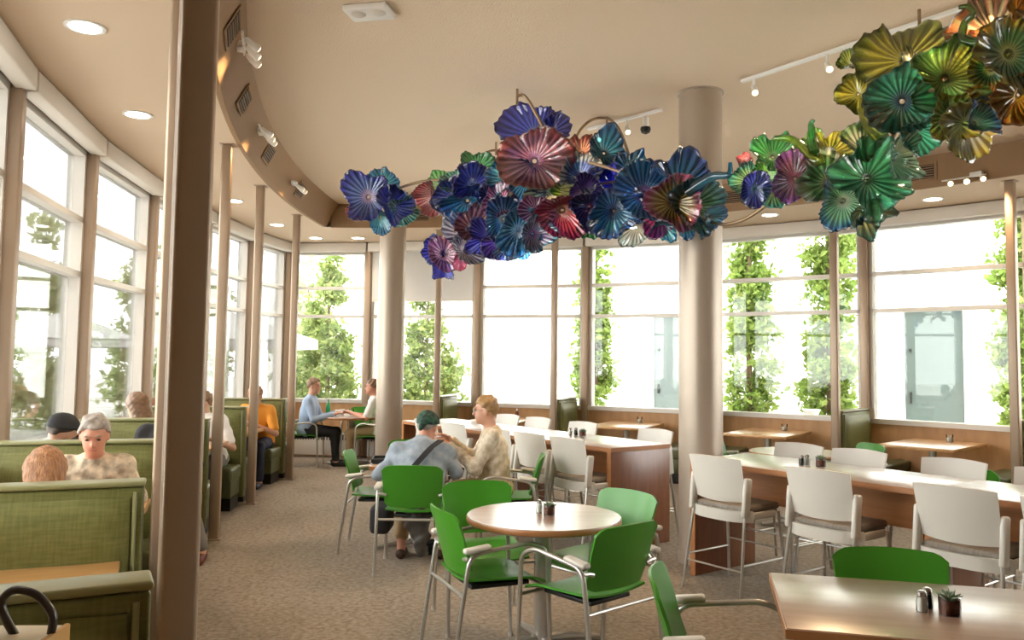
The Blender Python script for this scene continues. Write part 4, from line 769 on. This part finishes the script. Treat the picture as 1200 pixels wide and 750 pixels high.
# woman in cream shirt, facing left
r,hc,HR,P,sd=person('seated woman with short sandy hair and cream patterned shirt, profile to the left',(-.12,7.1,0),rad(90),beige,khaki,hair_blond,lean=.10,head=(.12,.0,0),arms={1:((.23,.20,.76),(.06,.40,.93)),-1:((-.24,.16,.73),(-.07,.40,.90))},h=.009,seed=5,scale_w=1.08,shirt_wr=.007)
mb=MB(); W=[HRp for HRp in ()]
for s in (1,-1):
    c=hc+HR@np.array([s*.032,.101,.006]); u=HR@np.array([1,0,0]); v=HR@np.array([0,0,1]); mb.tube([tuple(c+.022*(math.cos(a)*u+math.sin(a)*v)) for a in np.linspace(0,2*pi,13)],.0018,5); e=hc+HR@np.array([s*.08,.0,.01]); mb.tube([tuple(c+s*.022*u),tuple(e)],.0018,5)
mb.build('eyeglasses',M['steel'],r,ang=70)
MB().tube([(.075,.385,.835),(.095,.39,.85),(.09,.40,.865)],.03,8).build('watch_strap',M['black'],r) if False else None
# far table men
person('seated man in pale blue shirt and black trousers at the far corner table',(-3.10,12.55,0),rad(-86),blueshirt,blackc,hair_brown,lean=.12,head=(.05,-.25,0),arms={1:((.25,.14,.70),(.16,.42,.78)),-1:((-.26,.16,.70),(-.12,.42,.78))},h=.014,seed=7)
person('seated man in white shirt partly hidden by the far round column',(-2.0,12.62,0),rad(88),whiteshirt,khaki,hair_brown,lean=.18,head=(.05,.1,0),sleeve='short',arms={1:((.25,.18,.72),(.1,.46,.78)),-1:((-.26,.16,.72),(-.05,.44,.80))},h=.014,seed=8,sk=skin_r)
# booth diners; seat helper on bench i, side s (+1 faces camera side, -1 faces away), u metres from the post
def bench_seat(i,u,facecam):
    p=Vector(lpt(19.2,PY[i])); er=(p-Vector(LC)).normalized(); et=Vector((er.y,-er.x))  # away from camera
    q=p+er*u+et*(-.33 if facecam else .33); dirv=-et if facecam else et; return (q.x,q.y,0),face(dirv.x,dirv.y)
l_,a_=bench_seat(1,.53,False); person('red-haired diner seen from behind over the second bench',l_,a_,tanc,greyc,hair_red,lean=.25,hair='bob',head=(.35,.1,0),h=.014,seed=9,sc=.86,face=False,legs=False)
l_,a_=bench_seat(2,.46,True); person('grey-haired diner in floral blouse looking down, facing the camera',l_,a_,floral,greyc,hair_grey,lean=.24,sc=.97,head=(.34,.1,0),h=.010,seed=10,sleeve='short',arms={1:((.25,.16,.70),(.12,.40,.80)),-1:((-.27,.14,.70),(-.14,.38,.80))},legs=False,sk=skin_r)
l_,a_=bench_seat(2,.72,False); person('diner in black cap and dark jacket leaning over behind the grey-haired one',l_,a_,blackc,blackc,hair_dark,lean=.50,side=-.45,head=(.5,-1.0,0),h=.014,seed=11,cap=(blackc,'brim'),legs=False)
l_,a_=bench_seat(3,.78,False); person('brown-haired diner behind the third bench, beside the near post',l_,a_,tanc,greyc,hair_brown,lean=.35,hair='bob',head=(.4,.9,0),h=.015,seed=12,legs=False)
l_,a_=bench_seat(3,.36,True); person('diner hidden by the near post with a leg in the aisle',l_,a_,blackc,greyc,hair_brown,lean=.05,h=.015,seed=13,knees={1:(.1,.43,.5),-1:(-.26,.40,.5)},ankles={1:(.1,.46,.09),-1:(-.40,.48,.09)},shoe=mat('red_black_sandal',(.12,.02,.015),.6))
l_,a_=bench_seat(4,.36,True); person('young girl in white shirt with brown hair turned left in a booth',l_,a_,whiteshirt,greyc,hair_brown,lean=.10,side=.12,head=(.1,-1.1,0),h=.013,seed=14,sleeve='short',sc=.93,arms={1:((.22,.14,.68),(.05,.36,.76)),-1:((-.25,.10,.66),(-.12,.36,.76))})
l_,a_=bench_seat(5,.30,True); person('diner in orange shirt bending over the table at the end of the booth row',l_,a_,orange,navy,hair_pink,lean=.40,head=(.5,.1,0),h=.013,seed=15,sleeve='short',arms={1:((.24,.30,.70),(.08,.44,.78)),-1:((-.27,.26,.66),(-.06,.44,.78))},shoe=mat('dark_trainer',(.03,.03,.06),.6))
# terrace people
person('person in dark clothes sitting on the terrace outside the leftmost window',(-5.9,8.5,-.1),1.2,blackc,blackc,hair_dark,lean=.2,h=.018,seed=16,face=False)
person('person in a blue top on the terrace at the left picture edge',(-7.4,9.7,-.1),3.6,blueshirt,khaki,hair_dark,lean=.1,h=.018,seed=17,face=False)
person('person in a rust top sitting outside the second left window',(-5.8,13.2,-.1),2.4,mat('rust_top',(.35,.14,.07),.8),navy,hair_brown,lean=.0,h=.018,seed=18,face=False)
# ================================================================= OUTSIDE
M['ground']=mat('terrace_paving',(.62,.6,.57),.85,col2=(.68,.66,.63),nsc=2); M['stone']=mat('white_stone_panel',(.83,.83,.82),.7,col2=(.87,.87,.86),nsc=1.5); M['joint']=mat('panel_joint',(.55,.55,.55),.8)
M['doorglass']=mat('grey_green_glass',(.085,.11,.105),.3,spec=.6); M['bark']=mat('bark',(.16,.11,.07),.9)
def leafmat(n,c,c2):
    m=bpy.data.materials.new(n); m.use_nodes=True; nt=m.node_tree; nt.nodes.remove(nt.nodes['Principled BSDF']); out=nt.nodes['Material Output']; N=nt.nodes.new
    gi=N('ShaderNodeNewGeometry'); r=N('ShaderNodeValToRGB'); r.color_ramp.elements[0].color=(*c,1); r.color_ramp.elements[1].color=(*c2,1); nt.links.new(gi.outputs['Random Per Island'],r.inputs[0])
    d=N('ShaderNodeBsdfDiffuse'); t=N('ShaderNodeBsdfTranslucent'); mx=N('ShaderNodeMixShader'); mx.inputs[0].default_value=.55
    nt.links.new(r.outputs[0],d.inputs[0]); nt.links.new(r.outputs[0],t.inputs[0]); nt.links.new(d.outputs[0],mx.inputs[1]); nt.links.new(t.outputs[0],mx.inputs[2]); nt.links.new(mx.outputs[0],out.inputs[0]); return m
M['leafA']=leafmat('bright_leaves',(.16,.26,.055),(.36,.45,.13)); M['leafB']=leafmat('conifer_leaves',(.15,.22,.07),(.32,.36,.13)); M['leafC']=leafmat('pale_leaves',(.42,.47,.26),(.56,.58,.36))
tag(MB().prism([(-60,-40),(60,-40),(60,70),(-60,70)],-.35,-.12).build('ground',M['ground'],ang=None),'pale terrace paving outside the windows',None,None,'structure')
# white stone building opposite: wall line from A to B
A=Vector((-9,28.0,0)); B=Vector((13.2,9.8,0)); d=(B-A); WL=d.length; wa=math.atan2(d.y,d.x); bt=thing('stone_building','white stone panelled building opposite the far windows','building',A,wa)
MB().box((WL/2,.35,4.4),(WL,.5,9.2)).build('backing_wall',M['joint'],bt,ang=None)
PW,PH=1.55,1.75
def wpos(p): # distance along wall for world point
    return (Vector((p[0],p[1],0))-A).dot(d.normalized())
doors=[(wpos((7.45,14.5)),.95),(wpos((3.5,17.75)),1.0)]
import itertools
pm=None
for i in range(int(WL/PW)+1):
    for j in range(5):
        x=i*PW+PW/2; z=j*PH+PH/2-.1
        if any(abs(x-dx)<(PW+dw)/2 for dx,dw in doors) and j<2:
            # fill panel around the opening
            for dx,dw in doors:
                if abs(x-dx)<(PW+dw)/2:
                    lo_,hi_=dx-dw/2,dx+dw/2; x0,x1=x-PW/2,x+PW/2; ztop=2.62
                    for (q0,q1) in ((x0,min(x1,lo_)),(max(x0,hi_),x1)):
                        if q1-q0>.03: MB().box(((q0+q1)/2,.05,z),(q1-q0-.012,.1,PH-.012)).build('wall_panel',M['stone'],bt,ang=None)
                    z0,z1=max(z-PH/2,ztop),z+PH/2
                    if z1-z0>.05 and min(x1,hi_)-max(x0,lo_)>.03: MB().box(((min(x1,hi_)+max(x0,lo_))/2,.05,(z0+z1)/2),(min(x1,hi_)-max(x0,lo_)-.004,.1,z1-z0-.012)).build('wall_panel',M['stone'],bt,ang=None)
            continue
        if pm is None: o=MB().box((0,0,0),(PW-.012,.1,PH-.012)).build('wall_panel',M['stone'],bt,ang=None); pm=o.data
        else: o=bpy.data.objects.new('wall_panel',pm); COL.objects.link(o); o.parent=bt
        o.location=(x,.05,z)
for dx,dw in doors:
    dr=MB().box((dx,.09,1.25),(dw,.06,2.75)).build('door',M['doorglass'],bt,ang=None)
    MB().box((dx-.38,.03,1.05),(.03,.05,.2)).build('door_handle',M['black'],dr,ang=None); MB().box((dx-.38,.04,1.9),(.04,.03,.05)).build('hinge',M['black'],dr,ang=None)
# trees
def leaves(rng,pts,size,spread):
    n=len(pts); a=rng.normal(size=(n,3)); a/=np.linalg.norm(a,axis=1)[:,None]; b=rng.normal(size=(n,3)); b-=a*(a*b).sum(1)[:,None]; b/=np.linalg.norm(b,axis=1)[:,None]
    s=size*(.6+.8*rng.rand(n))[:,None]; c=np.cross(a,b)*.12
    V=np.stack([pts-a*s*.5,pts+b*s*.28+c*s,pts+a*s*.5,pts-b*s*.28+c*s],1).reshape(-1,3); return V
def tree(name,label,loc,prof,n,size,m,seed,zb=.3,group=None):
    """prof: list of (z, radius)"""
    rng=np.random.RandomState(seed); t=thing(name,label,'tree',loc,rng.rand()*6,group); zs=np.array([p[0] for p in prof]); rs=np.array([p[1] for p in prof]); H=zs[-1]
    wv=np.interp(np.linspace(zs[0],H,200),zs,rs)**1.3+.02; zz=np.random.RandomState(seed+1).choice(np.linspace(zs[0],H,200),n,p=wv/wv.sum())+rng.rand(n)*.1
    th=rng.rand(n)*2*pi; lobe=.72+.28*np.sin(th*3+zz*4.1)*np.sin(zz*5.3+th*2); r=np.interp(zz,zs,rs)*lobe*(.35+.65*np.sqrt(rng.rand(n)))
    P=np.stack([r*np.cos(th),r*np.sin(th),zz],1); K=P[:max(40,n//45)]; P=K[rng.randint(0,len(K),n)]+rng.normal(size=(n,3))*np.array([.085,.085,.07])*(size/.115); V=leaves(rng,P,size,1)
    me=bpy.data.meshes.new('foliage'); me.from_pydata(V.tolist(),[],np.arange(4*n).reshape(-1,4).tolist()); me.materials.append(m); o=bpy.data.objects.new('foliage',me); COL.objects.link(o); o.parent=t; o['kind']='stuff'
    MB().tube([(0,0,-.15),(.02,.01,H*.4),(0,.03,H*.92)],[.06,.045,.012],8).build('trunk',M['bark'],t)
    for k in range(10):
        zq=zs[0]+(H-zs[0])*(k+.5)/11; a_=k*2.4; rq=np.interp(zq,zs,rs)*.75; MB().tube([(0,0,zq-.25),(rq*math.cos(a_)*.5,rq*math.sin(a_)*.5,zq-.08),(rq*math.cos(a_),rq*math.sin(a_),zq)],[.016,.011,.004],5).build('branch',M['bark'],t)
    return t
colp=[(.3,.30),(1.2,.42),(2.4,.42),(3.6,.36),(5.2,.2),(6,.04)]
tree('columnar_tree','narrow bright green tree left of the rightmost door window',(3.98,13.7,0),colp,7600,.115,M['leafA'],3,group='columnar trees by the stone wall')
tree('columnar_tree','bushy bright green tree behind the post right of the big column',(5.05,13.0,0),[(.3,.4),(1.2,.5),(2.2,.4),(3.6,.46),(5.2,.3),(6,.05)],8000,.115,M['leafA'],5,group='columnar trees by the stone wall')
tree('columnar_tree','slender bright green tree left of the big column',(1.55,15.2,0),[(.3,.3),(1.3,.42),(2.4,.3),(3.6,.3),(5,.2),(6,.04)],6600,.115,M['leafA'],7,group='columnar trees by the stone wall')
tree('columnar_tree','bright green tree at the right picture edge',(7.35,11.7,0),colp,7600,.115,M['leafA'],9,group='columnar trees by the stone wall')
conp=[(.3,.95),(1.2,.9),(2.2,.62),(3.2,.35),(4.2,.08)]
tree('conifer_tree','loose pale green conifer behind the far corner window',(-4.2,18.8,0),[(p,r*1.12) for p,r in conp],8000,.13,M['leafB'],11,group='conifers outside')
tree('conifer_tree','loose pale green conifer behind the lowered blind',(-1.95,18.8,0),conp,6000,.13,M['leafB'],13,group='conifers outside')
hd=['tall pale hedge tree seen left of the first window mullion','tall pale hedge tree in the second left window','tall pale hedge tree in the third left window','tall pale hedge tree behind the girl\'s booth','tall pale hedge tree behind the orange-shirted diner','wide pale tree at the left edge of the terrace']
for k,(x,y,wd,h) in enumerate(((-11.8,14.5,.7,4.3),(-11.2,19.5,.8,5.2),(-10.6,23.5,1.0,5),(-8.3,21,1.3,4.6),(-5.4,21.6,1.0,4.3),(-14.5,14,1.0,3.2))):
    tree('hedge_tree',hd[k],(x,y,-.1),[(.1,wd),(h*.5,wd*.95),(h*.85,wd*.6),(h,.05)],2600,.22,M['leafC'],20+k,group='pale trees beyond the terrace')
# terrace parasols
M['canvas']=mat('white_canvas',(.5,.49,.47),.8)
for k,(x,y) in enumerate(((-10.2,12.4),(-9.4,17.2),(-5.6,16.2))):
    u=thing('parasol','white square parasol on the terrace, %s'%['seen in the leftmost window','seen in the second left window','seen behind the girl\'s booth'][k],'parasol',(x,y,-.1),.4,'terrace parasols')
    MB().tube([(0,0,.0),(0,0,2.6)],.03,10).build('pole',M['whitemetal'],u); MB().lathe([(.3,0),(.3,.05),(.05,.08)],20).build('base',M['joint'],u)
    W=1.5; vs=[(-W,-W,2.05),(W,-W,2.05),(W,W,2.05),(-W,W,2.05),(0,0,2.62)]; MB().add(vs+[(a_,b_,c_-.03) for a_,b_,c_ in vs],[(0,1,4),(1,2,4),(2,3,4),(3,0,4),(6,5,9),(7,6,9),(8,7,9),(5,8,9),(0,5,6,1),(1,6,7,2),(2,7,8,3),(3,8,5,0)]).build('canopy',M['canvas'],u,ang=None)
    mb=MB()
    for q0,q1 in (((-W,-W),(W,-W)),((W,-W),(W,W)),((W,W),(-W,W)),((-W,W),(-W,-W))): mb.add([(q0[0],q0[1],2.05),(q1[0],q1[1],2.05),(q1[0],q1[1],1.88),(q0[0],q0[1],1.88),(q0[0]*.99,q0[1]*.99,2.05),(q1[0]*.99,q1[1]*.99,2.05),(q1[0]*.99,q1[1]*.99,1.88),(q0[0]*.99,q0[1]*.99,1.88)],[(0,1,2,3),(7,6,5,4),(3,2,6,7)])
    mb.build('valance',M['canvas'],u,ang=None)
    for sx,sy in ((1,1),(1,-1),(-1,1),(-1,-1)): MB().tube([(0,0,2.55),(sx*W*.96,sy*W*.96,2.04)],.012,6).build('rib',M['whitemetal'],u)
# terrace tables and white chairs
for k,(x,y) in enumerate(((-6.9,9.0),(-6.3,12.6))):
    t=thing('terrace_table','white round terrace table %s'%['outside the leftmost window','outside the second window'][k],'table',(x,y,-.1)); MB().lathe([(.42,.7),(.43,.715),(.42,.73)],32).build('table_top',M['whitemetal'],t); MB().lathe([(.03,.03),(.03,.7)],12).build('pedestal',M['whitemetal'],t); MB().lathe([(.25,0),(.25,.03),(.04,.04)],24).build('base',M['whitemetal'],t)
def terrace_chair(label,loc,rz):
    c=thing('terrace_chair',label,'chair',loc,rz,'white terrace chairs')
    MB().sheet(lambda u,v:((u-.5)*.44,-.2+.42*v,.44-.02*math.sin(pi*u)),8,8,.02).build('seat',M['white'],c,ang=60)
    MB().sheet(lambda u,v:((u-.5)*.44,-.22-.1*v+.05*(2*u-1)**2,.48+.36*v),10,8,.02).build('backrest',M['white'],c,ang=60)
    for sx in (-1,1):
        for sy in (-1,1): MB().tube([(sx*.2,sy*.19,.43),(sx*.22,sy*.22,0)],.013,8).build('leg',M['white'],c)
        MB().tube(fillet([(sx*.22,-.22,.5),(sx*.24,-.2,.64),(sx*.24,.15,.64),(sx*.22,.18,.43)],.05),.013,8).build('arm',M['white'],c)
    return c
tc0=terrace_chair('white terrace chair outside the leftmost window, angled to the right',(-6.35,9.7,-.1),2.2); dup(tc0,'white terrace chair outside the leftmost window, beside the green shrub',(-7.4,9.7,-.1),3.6); dup(tc0,'white terrace chair outside the second left window',(-5.8,13.2,-.1),2.4); dup(tc0,'white terrace chair outside, in front of the dark-clothed person',(-5.9,8.5,-.1),1.2)
# small outdoor floodlights on short posts
for (x,y,l) in ((.42,14.6,'small grey outdoor floodlight seen behind the woman\'s window'),(4.6,12.6,'small grey outdoor floodlight seen under the bushy tree')):
    f_=thing('floodlight',l,'floodlight',(x,y,-.12)); MB().tube([(0,0,0),(0,0,.95)],.025,8).build('stake',M['joint'],f_); MB().lathe([(.07,.92),(.12,1.0),(.13,1.04)],4).build('lamp_hood',M['joint'],f_,ang=None); MB().box((0,0,1.05),(.22,.16,.02)).build('top_plate',M['stone'],f_,ang=None)
# ================================================================= SUB-PARTS: hang small fittings on the part that carries them
SUBP={'arm_pad':'leg_frame','foot_cap':'leg_frame','seat_bracket':'seat','piping':'back_cushion','edge_band':'table_top','panel_edge':'end_panel','bulb':'lamp_head','slat':'vent_frame','cap':'glass_jar','kick_plinth':'seat_base','valance':'canopy','seat_pan':'seat_cushion','slot':'cabinet'}
def ctr(o):
    bb=[Vector(c) for c in o.bound_box]; return sum(bb,Vector())/8
for root in [o for o in bpy.data.objects if o.type=='EMPTY']:
    kids=list(root.children); bn=lambda o:o.name.split('.')[0]
    for o in kids:
        t=SUBP.get(bn(o)); c=[q for q in kids if t and bn(q)==t]
        if c: o.parent=min(c,key=lambda q:(ctr(q)-ctr(o)).length)
